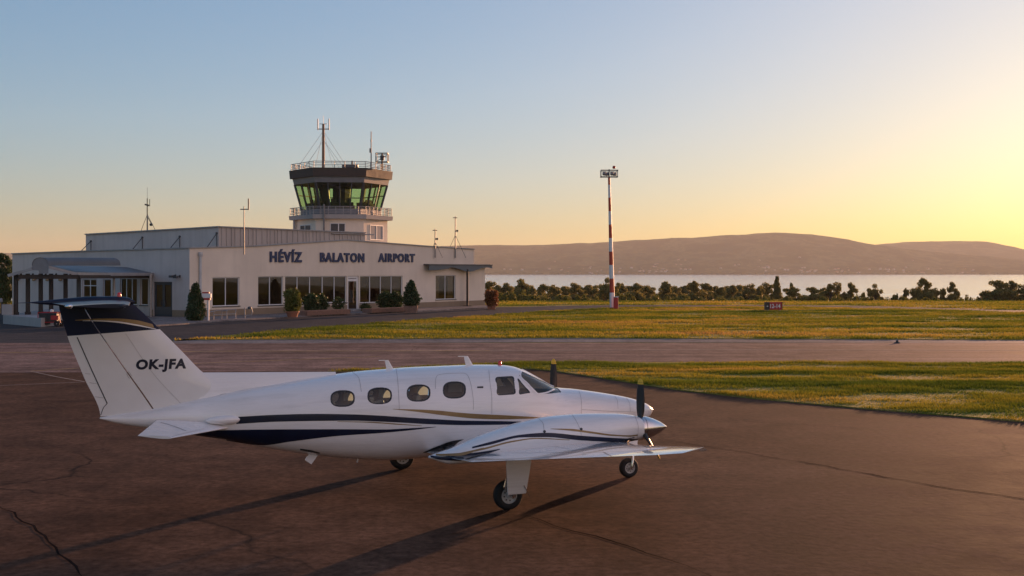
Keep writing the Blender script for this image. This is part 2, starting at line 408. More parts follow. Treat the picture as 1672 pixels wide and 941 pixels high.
# painted lines on the asphalt
M['line_y'] = basic('worn yellow line', (.36, .24, .05), .8, .45, 2.5)
M['line_w'] = basic('worn white line', (.24, .20, .17), .85, .45, 2.5)
def line(px, w, mat, z=.016):
    ps = [gnd(u, v) for u, v in px]; m = MB()
    for a, b in zip(ps, ps[1:]):
        d = (b-a).normalized(); n = Vector((-d.y, d.x, 0))*w/2
        m.quad(*[(q.x, q.y, z) for q in (a-n, b-n, b+n, a+n)])
    tag(m.build('painted_line', mat), kind='structure')
line([(-100, 577), (400, 574), (800, 573.5)], .22, M['line_y'])
line([(800, 573.5), (1150, 571.5), (1800, 573), (2500, 574.6)], .20, M['line_w'])
line([(48, 607), (130, 602), (330, 594), (620, 583)], .12, M['line_y'], .020)
line([(48, 607), (95, 617), (140, 625)], .07, M['line_w'], .024)
line([(-60, 633), (140, 624.5)], .08, M['line_w'])
line([(-60, 591), (85, 586.5), (160, 584)], .10, M['line_w'])
M['tar'] = basic('tar filled joint', (.022, .018, .016), .98, .2, 4, spec=.0)
def joint(px, w, seed):
    r = random.Random(seed); ps = [gnd(u, v) for u, v in px]; pts = []
    for a, b in zip(ps, ps[1:]):
        n = max(2, int((b-a).length/.35)); d = (b-a).normalized(); q = Vector((-d.y, d.x, 0))
        for i in range(n): pts.append(a+(b-a)*i/n+q*r.uniform(-.05, .05))
    pts.append(ps[-1]); m = MB(); rows = []
    for i, p in enumerate(pts):
        d = (pts[min(i+1, len(pts)-1)]-pts[max(i-1, 0)]).normalized(); q = Vector((-d.y, d.x, 0))*w*r.uniform(.12, .65)
        rows.append([(p.x-q.x, p.y-q.y, .010), (p.x+q.x, p.y+q.y, .010)])
    m.grid(rows); tag(m.build('tarred_joint', M['tar']), kind='structure')
joint([(1075, 718), (1200, 737), (1350, 762), (1500, 790), (1672, 816), (1760, 830)], .035, 1)
joint([(850, 842), (940, 868), (1030, 895), (1120, 925), (1180, 950)], .03, 2)
joint([(-40, 800), (20, 838), (60, 868), (100, 905), (140, 950)], .034, 3)
joint([(640, 652), (1400, 700)], .02, 4)
# grass blades (three masses nobody could count)
def inside(poly, X, Y):
    res = np.zeros(len(X), bool); n = len(poly)
    for i in range(n):
        x1, y1 = poly[i]; x2, y2 = poly[(i+1) % n]
        c = (y1 > Y) != (y2 > Y)
        xi = (x2-x1)*(Y-y1)/(y2-y1+1e-12)+x1
        res ^= c & (X < xi)
    return res
def vnoise(X, Y, s, seed):
    r = np.random.default_rng(seed); T = r.random((64, 64))
    x = X*s; y = Y*s; i = np.floor(x).astype(int); j = np.floor(y).astype(int); fx = x-i; fy = y-j
    fx = fx*fx*(3-2*fx); fy = fy*fy*(3-2*fy)
    t = lambda a, b: T[a % 64, b % 64]
    return (t(i, j)*(1-fx)+t(i+1, j)*fx)*(1-fy)+(t(i, j+1)*(1-fx)+t(i+1, j+1)*fx)*fy
def blade_mat():
    m, nt, b = newmat('grass blade'); out = nt.nodes['Material Output']; oc = coords(nt)
    st = coords(nt, 'Object', (.05, .28, 0)); n1 = noise(nt, st, 1.0, 6, .65); n2 = noise(nt, oc, 5, 3, .7)
    n3 = noise(nt, coords(nt, 'Object', (.018, .11, 0)), 1.0, 3, .5)
    n1 = mth(nt, 'ADD', mth(nt, 'MULTIPLY', n1, .55), mth(nt, 'MULTIPLY', n3, .45))
    c = ramp(nt, n1, [(.39, (.05, .09, .008)), (.47, (.13, .16, .012)), (.53, (.30, .25, .02)), (.585, (.42, .28, .05)), (.66, (.36, .20, .06))])
    c = mixc(nt, .55, c, ramp(nt, n2, [(.3, g(.3)), (.7, g(.7))]), 'OVERLAY')
    nt.links.new(c, b.inputs['Base Color']); b.inputs['Roughness'].default_value = .85
    b.inputs['Specular IOR Level'].default_value = .2
    t = nt.nodes.new('ShaderNodeBsdfTranslucent'); nt.links.new(c, t.inputs[0])
    mx = nt.nodes.new('ShaderNodeMixShader'); mx.inputs[0].default_value = .5
    nt.links.new(b.outputs[0], mx.inputs[1]); nt.links.new(t.outputs[0], mx.inputs[2])
    nt.links.new(mx.outputs[0], out.inputs['Surface']); return m
M['blade_g'] = blade_mat()
def grass(name, px, n, h, wd, z0, label, ymax=1e9):
    poly = [(p.x, p.y) for p in (gnd(u, v) for u, v in px)]
    P = np.array(poly); lo = P.min(0); hi = P.max(0); hi[1] = min(hi[1], ymax)
    X = rng.uniform(lo[0], hi[0], n*5); Y = rng.uniform(lo[1], hi[1], n*5)
    k = inside(poly, X, Y) & (np.abs(X) < Y*.62+2); X = X[k]; Y = Y[k]
    dens = vnoise(X, Y*2.2, .35, 3)*.6+vnoise(X, Y*2, 1.3, 4)*.4
    k = rng.random(len(X)) < np.clip(dens*2.6-.75, .06, 1); X = X[k][:n]; Y = Y[k][:n]; dens = dens[k][:n]
    m = len(X); hh = h*(.35+.9*rng.random(m))*(.2+1.5*dens); a = rng.uniform(0, math.pi, m)
    lean = rng.normal(0, .45, (m, 2))*hh[:, None]; dx = np.cos(a)*wd/2; dy = np.sin(a)*wd/2
    V = np.empty((m, 3, 3)); Z = np.full(m, z0)
    V[:, 0] = np.stack([X-dx, Y-dy, Z], 1); V[:, 1] = np.stack([X+dx, Y+dy, Z], 1)
    V[:, 2] = np.stack([X+lean[:, 0], Y+lean[:, 1], Z+hh], 1)
    me = bpy.data.meshes.new(name); me.vertices.add(m*3); me.vertices.foreach_set('co', V.ravel())
    me.loops.add(m*3); me.loops.foreach_set('vertex_index', np.arange(m*3, dtype=np.int32))
    me.polygons.add(m); me.polygons.foreach_set('loop_start', np.arange(0, m*3, 3, dtype=np.int32))
    me.update(calc_edges=True)
    tag(link_mesh(name, me, M['blade_g']), kind='stuff', label=label)
grass('grass', NEAR, 235000, .09, .022, .035, 'short grass on the island beside the apron')
grass('grass', MID, 245000, .12, .055, .045, 'rough grass between the taxiway and the road')
FAR = [(-300, 491.6), (2600, 491.6), (2600, 520), (1900, 511), (1672, 507.5), (1400, 499), (1000, 498), (850, 500), (780, 501), (-300, 506)]
grass('grass', FAR, 75000, .15, .10, .0, 'dry grass field beyond the road', 151)

# ================================================================== FAR SHORE
def skyline(tab, u): return float(np.interp(u, [a for a, b in tab], [b for a, b in tab]))
def hill(name, tab, Y0, Yr, Y1, seed, mat, amp=1.0):
    us = np.linspace(-710, 2440, 210); rows = []
    r = np.random.default_rng(seed)
    for j in range(46):
        d = j/45; y = Y0+(Y1-Y0)*d; row = []
        dr = (Yr-Y0)/(Y1-Y0)
        for u in us:
            q = d/dr if d < dr else 1-(d-dr)/(1-dr)*.5
            X = (u-CX)/F*y; Xr = (u-CX)/F*Yr
            zr = H+(HY-skyline(tab, u))*Yr/F
            s = min(1, q)**1.25 if d < dr else q
            z = LAKE_Z-1+(zr-LAKE_Z+1)*s
            fade = 4*s*(1-s) if d < dr else 0
            n = vnoise(np.array([X]), np.array([y]), 1/420., seed)[0]-.5+.5*(vnoise(np.array([X]), np.array([y]), 1/150., seed+1)[0]-.5)
            row.append((X, y, z+fade*n*70*amp+(vnoise(np.array([X]), np.array([y]), 1/40., seed+2)[0]-.5)*7*s))
        rows.append(row)
    m = MB(); m.grid(rows); return tag(m.build(name, mat, smooth=180), kind='structure'), rows
def hill_mat():
    m, nt, b = newmat('wooded hillside'); oc = coords(nt)
    n = noise(nt, oc, .004, 7, .65); n2 = noise(nt, oc, .03, 5, .7)
    c = ramp(nt, n, [(.36, (.010, .018, .007)), (.49, (.03, .042, .014)), (.545, (.11, .10, .04)), (.59, (.05, .06, .022)), (.68, (.012, .02, .008))])
    c = mixc(nt, .7, c, ramp(nt, n2, [(.3, g(.28)), (.7, g(.72))]), 'OVERLAY')
    nt.links.new(c, b.inputs['Base Color']); b.inputs['Roughness'].default_value = 1; b.inputs['Specular IOR Level'].default_value = 0
    bump(nt, b, n2, .7, 7); return m
M['hill'] = hill_mat()
T1 = [(-300, 413), (0, 413.5), (60, 415), (300, 414), (560, 409), (700, 403), (790, 400.5), (860, 400.5), (960, 397), (1020, 393.5), (1080, 389.5), (1130, 388), (1180, 384.5), (1230, 382), (1270, 380), (1330, 383.5), (1380, 390), (1420, 398.5), (1470, 405), (1540, 413), (1672, 424), (2000, 432)]
T2 = [(-300, 420), (900, 415), (1300, 408), (1400, 402), (1445, 398), (1480, 395), (1540, 393.5), (1600, 394), (1620, 396), (1640, 400), (1672, 407), (1760, 414), (2000, 420)]
h1, rows1 = hill('hills', T1, 8350, 10000, 11000, 11, M['hill'])
h2, _ = hill('hills', T2, 10800, 12600, 13400, 17, M['hill'])
# strip of wood along the far shore
m_ = MB(); r = random.Random(5)
for i in range(520):
    u = r.uniform(-150, 1850); y = 8380+r.random()*60; x = (u-CX)/F*y; hh = r.uniform(9, 22); ww = r.uniform(15, 45)
    m_.lathe([(ww*.8, 0), (ww, hh*.4), (ww*.7, hh*.8), (0, hh)], (x, y, LAKE_Z-1), n=6)
tag(m_.build('far_wood', M['hill'], smooth=180), kind='stuff', label='dark strip of wood along the far lake shore')
# village houses on the far slope
M['housewall'] = basic('house wall', (.6, .55, .5), .8, .1, .2); M['houseroof'] = basic('house roof', (.34, .15, .09), .8, .2, .2)
def bary(x, y):
    us = np.linspace(-710, 2440, 210); j = min(44, max(0, (y-8350)/(11000-8350)*45)); u = CX+x*F/y
    i = min(208, max(0, int((u+710)/3150*209))); return rows1[int(j)][i][2]*(1-j % 1)+rows1[int(j)+1][i][2]*(j % 1)
mm = MB(); L, W, Hh = 13, 9, 5.5
mm.prism([(-L/2, -W/2, -3), (L/2, -W/2, -3), (L/2, W/2, -3), (-L/2, W/2, -3)], [(-L/2, -W/2, Hh), (L/2, -W/2, Hh), (L/2, W/2, Hh), (-L/2, W/2, Hh)])
house_me = mm.mesh('house'); house_me.materials.append(M['housewall']); house_me.materials.append(M['houseroof'])
bm = bmesh.new(); bm.from_mesh(house_me)
rv = [bm.verts.new(p) for p in ((-L/2-.6, -W/2-.6, Hh+.02), (L/2+.6, -W/2-.6, Hh+.02), (L/2+.6, W/2+.6, Hh+.02), (-L/2-.6, W/2+.6, Hh+.02), (-L/2-.6, 0, Hh+3.6), (L/2+.6, 0, Hh+3.6))]
for f in ((0, 1, 5, 4), (2, 3, 4, 5), (0, 4, 3), (1, 2, 5), (3, 2, 1, 0)):
    bm.faces.new([rv[i] for i in f]).material_index = 1
bm.to_mesh(house_me); bm.free()
r = random.Random(9); nh = 0
while nh < 130:
    c = r.choice([(880, 40), (1010, 40), (1075, 30), (1230, 60), (1300, 50), (1345, 40), (1420, 60), (1560, 60), (1480, 80)])
    u = r.gauss(*c); y = 8420+abs(r.gauss(0, 300))+r.random()*120
    if u < 800 or u > 1660 or y > 9300: continue
    o = bpy.data.objects.new('house', house_me); COL.objects.link(o); x = (u-CX)/F*y
    o.location = (x, y, bary(x, y)); o.rotation_euler = (0, 0, r.uniform(-.7, .7)); s = r.uniform(.6, 1.4); o.scale = (s, s, s)
    tag(o, 'tiny pale house on the hazy slope across the lake', 'house', 'houses of the far village across the lake'); nh += 1

# ================================================================== AIRPLANE
TH = R(20.0); O = Vector((-.764, 20.93, 0)); ct, st_ = math.cos(TH), math.sin(TH)
plane = thing('airplane', 'white twin propeller airplane with navy and gold stripes parked on the apron', 'airplane', O, TH)
def w2l(p):
    d = Vector(p)-O; return Vector((d.x*ct+d.y*st_, -d.x*st_+d.y*ct, d.z))
CL = w2l(CAM)
def lray(u, v):
    r_ = ray(u, v); return Vector((r_.x*ct+r_.y*st_, -r_.x*st_+r_.y*ct, r_.z))
def L(u, v, y=0.0):
    """pixel -> airplane coordinates on the plane at span y"""
    d = lray(u, v); t_ = (y-CL.y)/d.y; return CL+d*t_
def bvh_of(me): 
    return BVHTree.FromPolygons([v.co.copy() for v in me.vertices], [tuple(p.vertices) for p in me.polygons])
def hit(b, u, v, yfall):
    d = lray(u, v).normalized(); h = b.ray_cast(CL, d)
    if h[0] is None:
        h = b.find_nearest(L(u, v, yfall)); return h[0], h[1]
    return h[0], h[1]
def resample(px, n):
    px = [Vector((a, b)) for a, b in px]
    ls = [0.0]
    for a, b in zip(px, px[1:]): ls.append(ls[-1]+(b-a).length)
    return [Vector((interp(ls, [p.x for p in px], ls[-1]*i/(n-1)), interp(ls, [p.y for p in px], ls[-1]*i/(n-1)))) for i in range(n)]
def stripe(name, b, top, bot, mat, parent, yfall, n=60, m=5, off=.004, mirror=True, ymir=0.0, even=0):
    A = resample(top, n); B = resample(bot, n); rows = []
    for a, c in zip(A, B):
        row = []
        for j in range(m):
            q = a.lerp(c, j/(m-1)); p, nn = hit(b, q.x, q.y, yfall)
            if nn.dot(CL-p) < 0: nn = -nn
            row.append(p+nn*off)
        rows.append(row)
    for _ in range(even):
        rows = [rows[0]]+[[(rows[i-1][j]+rows[i][j]*2+rows[i+1][j])/4 for j in range(m)] for i in range(1, n-1)]+[rows[-1]]
    mb = MB(); mb.grid(rows)
    if mirror: mb.grid([[Vector((p.x, 2*ymir-p.y, p.z)) for p in row] for row in rows])
    return mb.build(name, mat, parent, smooth=180, local=True)
def hairline(name, b, px, w, mat, parent, yfall, n=40, off=.003):
    P = resample(px, n); rows = []
    pts = [hit(b, p.x, p.y, yfall) for p in P]
    for i, (p, nn) in enumerate(pts):
        if nn.dot(CL-p) < 0: nn = -nn
        d = (pts[min(i+1, n-1)][0]-pts[max(i-1, 0)][0]).normalized(); q = nn.cross(d).normalized()*w/2
        rows.append([p-q+nn*off, p+q+nn*off])
    mb = MB(); mb.grid(rows); return mb.build(name, mat, parent, smooth=180, local=True)

# ---- fuselage
top_px = [(163, 682), (200, 676), (250, 668), (299, 657), (359, 644), (400, 635), (450, 627), (493, 619.5), (536, 613), (576, 607.5), (620, 603.5), (680, 599.5), (730, 597.5), (770, 596), (815, 596), (835, 598), (852, 604), (880, 619), (905, 632), (940, 635.5), (980, 641), (1020, 648), (1045, 655), (1058, 661)]
bot_px = [(163, 684), (190, 691), (235, 698.5), (300, 708), (360, 717.5), (420, 728.5), (470, 737), (520, 743.5), (580, 748.5), (640, 750)]
tp = [L(u, v) for u, v in top_px]; bt = [L(u, v) for u, v in bot_px]
tip = L(1066, 669)
txs = [p.x for p in tp]+[tip.x]; tzs = [p.z for p in tp]+[tip.z+.01]
bxs = [p.x for p in bt]+[0.2, 1.4, 2.2, 2.8, 3.2, tip.x-.08, tip.x]
bzs = [p.z for p in bt]+[.60, .66, .74, .86, .98, 1.09, tip.z-.01]
wxs = [txs[0], -5.2, -4.5, -3.6, -2.8, -2.0, -1.2, .6, 1.2, 1.7, 2.2, 2.7, 3.1, tip.x-.1, tip.x]
wws = [.03, .15, .26, .42, .55, .64, .69, .70, .66, .58, .50, .40, .28, .11, .012]
def fus_section(x, k=0.0, n=80):
    zt = interp(txs, tzs, x)-k; zb = interp(bxs, bzs, x)+k; hw = max(.005, interp(wxs, wws, x)-k)
    zm = zb+(zt-zb)*.47; out = []
    for i in range(n):
        a = 2*math.pi*(i+.5)/n; c, s = math.cos(a), math.sin(a); e = 2/2.35
        y = hw*math.copysign(abs(c)**e, c); q = math.copysign(abs(s)**e, s)
        out.append((x, y, zm+(zt-zm)*q if q > 0 else zm+(zm-zb)*q))
    return out
def loft(secs, cap=True):
    mb = MB(); n = len(secs[0]); vs = [p for s in secs for p in s]
    fs = [(i*n+j, i*n+(j+1) % n, (i+1)*n+(j+1) % n, (i+1)*n+j) for i in range(len(secs)-1) for j in range(n)]
    if cap: fs += [tuple(range(n)), tuple((len(secs)-1)*n+j for j in range(n))]
    mb.add(vs, fs); return mb
x0, x1 = txs[0], tip.x
stx = list(np.linspace(x0, 3.0, 100))+list(3.0+(x1-3.0)*np.sin(np.linspace(0, 1, 18)[1:]*math.pi/2))
fus_mb = loft([fus_section(x) for x in stx]); fme = fus_mb.mesh('fuselage')
FB = bvh_of(fme)
lin_mb = loft([fus_section(x, .035) for x in np.linspace(-3.3, 1.68, 60)]); lme = lin_mb.mesh('cabin_lining')
def cut_poly(bm, poly, side=0):
    xs_ = [p[0] for p in poly]; zs_ = [p[1] for p in poly]; mg = .05
    def near(f):
        if side and f.calc_center_median().y*side < 0: return False
        fx = [v.co.x for v in f.verts]; fz = [v.co.z for v in f.verts]
        return max(fx) > min(xs_)-mg and min(fx) < max(xs_)+mg and max(fz) > min(zs_)-mg and min(fz) < max(zs_)+mg
    for i in range(len(poly)):
        a, b = poly[i], poly[(i+1) % len(poly)]; d = (b[0]-a[0], b[1]-a[1])
        fs = [f for f in bm.faces if near(f)]
        geom = set(fs)
        for f in fs: geom.update(f.edges); geom.update(f.verts)
        bmesh.ops.bisect_plane(bm, geom=list(geom), dist=1e-5, plane_co=(a[0], 0, a[1]), plane_no=(d[1], 0, -d[0]))
    def ins(c):
        s = None
        for i in range(len(poly)):
            a, b = poly[i], poly[(i+1) % len(poly)]
            k = (b[0]-a[0])*(c.z-a[1])-(b[1]-a[1])*(c.x-a[0])
            if s is None: s = k > 0
            elif (k > 0) != s: return False
        return True
    return [f for f in bm.faces if near(f) and ins(f.calc_center_median())]
def oval(u, v, hw, hh, tilt=0, n=22):
    out = []
    c, _ = hit(FB, u, v, -.7)
    for k in range(n):
        a = 2*math.pi*k/n; e = 2/2.7
        du = hw*math.copysign(abs(math.cos(a))**e, math.cos(a)); dv = hh*math.copysign(abs(math.sin(a))**e, math.sin(a))
        p, _ = hit(FB, u+du, v+dv+tilt*du, -.7); out.append((p.x, p.z))
    return out
def rpoly(px, rad=.16, n=4):
    """rounded polygon from pixels -> (x,z)"""
    P = [Vector(p) for p in px]; out = []
    for i, p in enumerate(P):
        a = p.lerp(P[i-1], rad); b = p.lerp(P[(i+1) % len(P)], rad)
        for k in range(n+1):
            t_ = k/n; q = a*(1-t_)**2+p*2*t_*(1-t_)+b*t_*t_
            h, _ = hit(FB, q.x, q.y, -.65); out.append((h.x, h.z))
    return out
cab = [oval(559.5, 651, 18.6, 12.3, -.03), oval(620, 646.5, 18.8, 12.4, -.03), oval(683.5, 642, 18.2, 12.8, -.03), oval(742, 637, 17.7, 12.8, -.03)]
side1 = rpoly([(809.5, 617), (838.5, 615), (841.5, 643), (812.5, 645)])
side2 = rpoly([(845.5, 618), (865.5, 641), (848.5, 643.5)], .12)
ws = [L(u, v, yy) for u, v, yy in ((850, 606, -.2), (904.5, 632.5, 0), (904.5, 638, 0), (878.5, 643.5, -.56), (849.5, 613.5, -.5))]
wsp = [(p.x, p.z) for p in ws]
holes = [('window', p) for p in cab]+[('cockpit_window', side1), ('cockpit_window', side2), ('windscreen', wsp)]
bmf = bmesh.new(); bmf.from_mesh(fme); bml = bmesh.new(); bml.from_mesh(lme)
for f in [f for f in bml.faces if len(f.verts) > 4 and abs(f.normal.x) > .9 and f.calc_center_median().x > 1]: bml.faces.remove(f)
panes = []
cuts = []
for nm, p in holes:
    if nm == 'windscreen': cuts.append((nm, p, 0))
    else:                                                       # port windows set lower so that light shows through from starboard
        dz = .09 if nm == 'window' else 0
        cuts += [(nm, p, -1), (nm, [(a, b-dz) for a, b in p], 1)]
for nm, p, sd_ in cuts:
    pb = bmesh.new(); pb.from_mesh(fme); keep = set(cut_poly(pb, p, sd_))
    bmesh.ops.delete(pb, geom=[f for f in pb.faces if f not in keep], context='FACES')
    panes.append((nm, pb, sd_))
    for b_ in (bmf, bml): bmesh.ops.delete(b_, geom=cut_poly(b_, p, sd_), context='FACES')
bmf.to_mesh(fme); bml.to_mesh(lme)
fus = link_mesh('fuselage', fme, M['paint'], plane, smooth=50)
lin = link_mesh('cabin_lining', lme, M['cabin'], fus, smooth=50)
for nm, pb, sd_ in panes:
    for v in pb.verts: v.co -= Vector((.006, 0, .006)) if not sd_ else Vector((0, sd_*.008, 0))
    me = bpy.data.meshes.new(nm); pb.to_mesh(me); pb.free(); link_mesh(nm, me, M['planeglass'], fus, smooth=180)
mpanel, nt_, b_ = newmat('pale panel passing light'); b_.inputs['Base Color'].default_value = (.8, .76, .7, 1); tl = nt_.nodes.new('ShaderNodeBsdfTranslucent'); tl.inputs[0].default_value = (.8, .76, .7, 1)
mx_ = nt_.nodes.new('ShaderNodeMixShader'); mx_.inputs[0].default_value = .5; nt_.links.new(b_.outputs[0], mx_.inputs[1]); nt_.links.new(tl.outputs[0], mx_.inputs[2]); nt_.links.new(mx_.outputs[0], nt_.nodes['Material Output'].inputs['Surface'])
for k, p in enumerate(cab):                                     # pale translucent panels added to stand in for light through the windows
    xc = sum(a for a, b in p)/len(p)+.28; zc = sum(b for a, b in p)/len(p)-.13; f = (-.04, -.03, .0, -.05)[k]
    mb = MB(); mb.quad((xc+f, .50, zc-.02), (xc+.20, .50, zc-.02), (xc+.20, .48, zc+.16), (xc+f, .48, zc+.16)); mb.build('added_light_panel', mpanel, lin, local=True)
def surf_y(x, z):
    h = FB.ray_cast(Vector((x, -3, z)), Vector((0, 1, 0))); return h[0], h[1]
for nm, p in holes[:6]:
    c = (sum(a for a, b in p)/len(p), sum(b for a, b in p)/len(p)); rows = []
    for a, b in p+[p[0]]:
        d = Vector((a-c[0], b-c[1])); k = 1+.009/max(.05, d.length); row = []
        for kk, off in ((1-.012/d.length, -.012), (1.0, .006), (k, .006), (k+.005/d.length, 0)):
            h, nn = surf_y(c[0]+d.x*kk, c[1]+d.y*kk)
            if h is None: h, nn = FB.find_nearest(Vector((c[0]+d.x*kk, -.6, c[1]+d.y*kk)))[:2]
            if nn.y > 0: nn = -nn
            row.append(h+nn*off)
        rows.append(row)
    for rw in (rows, [[Vector((q.x, -q.y, q.z-(.09 if nm == 'window' else 0))) for q in row] for row in rows]):
        mb = MB(); mb.grid(rw); mb.build('window_frame', M['gap'], fus, smooth=40, local=True)
# windscreen posts
mb = MB()
a = L(852, 605); b = L(904, 633); pts = []
for i in range(9):
    x = a.x+(b.x-a.x)*i/8; pts.append((x, 0, interp(txs, tzs, x)+.004))
mb.tube(pts, .016, 6); mb.build('windscreen_post', M['paint'], fus, smooth=60, local=True)
hairline('window_frame', FB, [(849.5, 606), (849.8, 613.5), (862, 627), (878.5, 643.5), (892, 641.5), (905, 636)], .028, M['paint'], fus, -.5, off=.006)
# cabin interior
mb = MB(); mb.box((-.55, 0, .95), (3.9, .98, .03)); mb.box((-2.7, 0, 1.4), (.04, .74, .8)); mb.build('cabin_floor', M['cabin'], fus, local=True)
for x, ys_ in ((-2.25, (-.32, .32)), (-1.45, (-.34, .34)), (-.65, (-.34, .34)), (.55, (-.33, .33))):
    for y in ys_:
        mb = MB(); mb.box((x, y, 1.18), (.46, .44, .14)); mb.box((x, y, 1.04), (.3, .3, .16))
        mb.bar((x-.22, y, 1.2), (x-.32, y, 1.56), .42, .12, up=(0, 1, 0)); mb.box((x-.33, y, 1.60), (.1, .22, .12))
        mb.build('cabin_seat', M['seat'], fus, local=True, bevel=.03)
mb = MB(); mb.box((1.22, 0, 1.38), (.16, 1.0, .34)); mb.build('instrument_panel', M['black'], fus, local=True, bevel=.03)
for y in (-.3, .3):
    mb = MB(); mb.tube([(1.12, y, 1.35), (.98, y, 1.42)], .015); mb.lathe([(.13, 0), (.145, .012), (.13, .024)], (.97, y, 1.44), (1, 0, .4), 16)
    mb.build('control_wheel', M['black'], fus, local=True)
# ---- stripes on the fuselage
stripe('stripe', FB, [(386, 681), (450, 677.5), (513, 676), (575, 676.8), (614, 678.5), (660, 681.5), (701, 684), (760, 687), (820, 687.8), (851, 688.5), (890, 686)],
       [(386, 692.5), (450, 688.8), (513, 687.5), (575, 687), (614, 688.3), (660, 690.5), (701, 692.8), (760, 694.2), (820, 693.6), (851, 691.8), (890, 687)], M['navy'], fus, -.68, 90, 6)
stripe('stripe', FB, [(641, 668), (680, 668.8), (714, 670.5), (745, 673.5), (777, 676), (820, 678), (860, 680.3), (892, 682)],
       [(641, 668.4), (680, 672.5), (714, 677), (745, 680.8), (777, 683.8), (820, 685), (860, 684), (892, 683)], M['gold'], fus, -.68, 70, 5)
stripe('stripe', FB, [(551, 688.2), (600, 688.8), (650, 692), (689, 695.2)], [(551, 688.8), (600, 690.2), (650, 693.6), (689, 695.8)], M['gold'], fus, -.68, 40, 3)
stripe('stripe', FB, [(306, 709), (340, 703.5), (373, 702.3), (450, 701.3), (551, 701), (626, 701.4), (676, 699), (712, 697)],
       [(306, 709.8), (340, 715), (373, 720), (430, 726.8), (475, 721), (551, 712), (626, 706.8), (676, 702), (712, 697.5)], M['navy'], fus, -.5, 90, 9)
# ---- panel lines
for px in ([(711, 635), (711, 622), (714, 613.5), (735, 610), (757, 609.5), (764, 614), (771, 640), (773, 660), (773, 669)],
           [(798, 604), (800, 625), (803, 650), (803, 676)], [(576, 608), (586, 618), (590, 640)], [(647, 602), (650, 630), (652, 668)],
           [(945, 638), (948.5, 650), (949.5, 664), (949, 676)], [(1004, 647), (1008, 655), (1009, 668)], [(1023, 650), (1028, 660), (1029, 672)],
           [(950, 669), (1000, 672), (1038, 673)]):
    hairline('panel_seam', FB, px, .008, M['seam'], fus, -.6)
stripe('door_latch', FB, [(779, 631.5), (789, 631)], [(779, 634), (789, 634)], M['gap'], fus, -.69, 6, 3, mirror=False)
stripe('belly_vent', FB, [(490, 732.5), (508, 735), (522, 739)], [(490, 735), (508, 738.5), (522, 740.5)], M['gap'], fus, -.3, 10, 3, mirror=False)
# ---- aerials, beacon
def airfoil_loft(secs, n=14, c0=0.0, c1=1.0):
    """secs: (LE, TE, thickness dir * chord-relative thickness)"""
    def th(c): return 5*(.2969*math.sqrt(max(c, 0))-.126*c-.3516*c*c+.2843*c**3-.1015*c**4)
    cs = [c0+(c1-c0)*(1-math.cos(math.pi*i/n))/2 for i in range(n+1)]; out = []
    for le, te, tv in secs:
        le = Vector(le); te = Vector(te); ch = (te-le).length; tv = Vector(tv)*ch
        up = [le.lerp(te, c)+tv*max(th(c), .012) for c in cs]; dn = [le.lerp(te, c)-tv*max(th(c), .012) for c in cs]
        out.append(up+dn[::-1])
    return loft(out)
for u0, u1, vb, vt, ut0, ut1 in ((632, 645, 605, 588, 628, 634), (761, 774, 597.5, 581.5, 757, 764)):
    a, b, c, d = L(u1, vb+2), L(u0, vb+2), L(ut1, vt), L(ut0, vt)
    mb = airfoil_loft([((a.x, 0, a.z), (b.x, 0, b.z), (0, .10, 0)), ((c.x, 0, c.z), (d.x, 0, d.z), (0, .10, 0))], 8)
    mb.bar((d.x-.10, 0, d.z-.004), (c.x-.05, 0, c.z-.004), .012)
    mb.build('aerial_fin', M['paint'], fus, smooth=50, local=True)
def beacon(p, r_, h_, parent):
    mb = MB(); mb.lathe([(r_, 0), (r_, h_*.55), (r_*.85, h_*.82), (r_*.45, h_*.97), (0, h_)], p, n=14); return mb.build('beacon_light', M['redlens'], parent, smooth=60, local=True)
p = L(816, 596); beacon((p.x, 0, p.z-.02), .035, .095, fus)
a, b = L(517, 740, -.15), L(498, 755, -.15)
mb = MB(); mb.bar((a.x, -.15, a.z+.05), (b.x+.05, -.15, b.z), .13, .02, up=(0, 1, 0)); mb.build('belly_aerial', M['paint'], fus, local=True)
a = L(586, 749, 0)
mb = MB(); mb.bar((a.x, 0, a.z+.03), (a.x-.03, 0, a.z-.06), .02); mb.build('belly_aerial', M['paint'], fus, local=True)
# ---- fin, rudder, dorsal strake
fin_le = [(220.5, 499), (262, 535), (302, 579), (328, 603), (345, 625), (352, 655)]
LE = [L(u, v) for u, v in [(210, 491), (220.5, 499), (255, 532), (302, 579), (322, 600), (336, 612), (356, 622), (385, 640)]]
TEr = [L(u, v) for u, v in [(96, 502), (110, 549), (137, 616), (164, 682), (157, 690)]]
HG = [L(u, v) for u, v in [(137, 502), (150, 524), (195, 590), (249.5, 667.5), (262, 688)]]
lez = sorted((p.z, p.x) for p in LE); tez = sorted((p.z, p.x) for p in TEr); hgz = sorted((p.z, p.x) for p in HG)
fx = lambda tab, z: interp([a for a, b in tab], [b for a, b in tab], z)
ztop = LE[0].z; zbase = 1.40
zz = list(np.linspace(zbase, ztop, 26))
def fin_part(z, a, b):
    xl, xt = fx(lez, z), fx(tez, z); ch = xl-xt; return xl, xt, ch
finsec, rudsec = [], []
def fin_th(c): return 5*(.2969*math.sqrt(max(c, 0))-.126*c-.3516*c*c+.2843*c**3-.1036*c**4)
def fin_strip(z, ca, cb, n=12):
    xl, xt = fx(lez, z), fx(tez, z); ch = xl-xt; tt = min(.085, .17/ch)*ch*.5*2
    cs = [ca+(cb-ca)*(1-math.cos(math.pi*i/n))/2 for i in range(n+1)]
    f = lambda c: max(.004, tt*fin_th(c)*.5)
    return [(xl-ch*c, -f(c), z) for c in cs]+[(xl-ch*c, f(c), z) for c in cs[::-1]]
hfrac = lambda z: (fx(lez, z)-fx(hgz, z))/(fx(lez, z)-fx(tez, z))
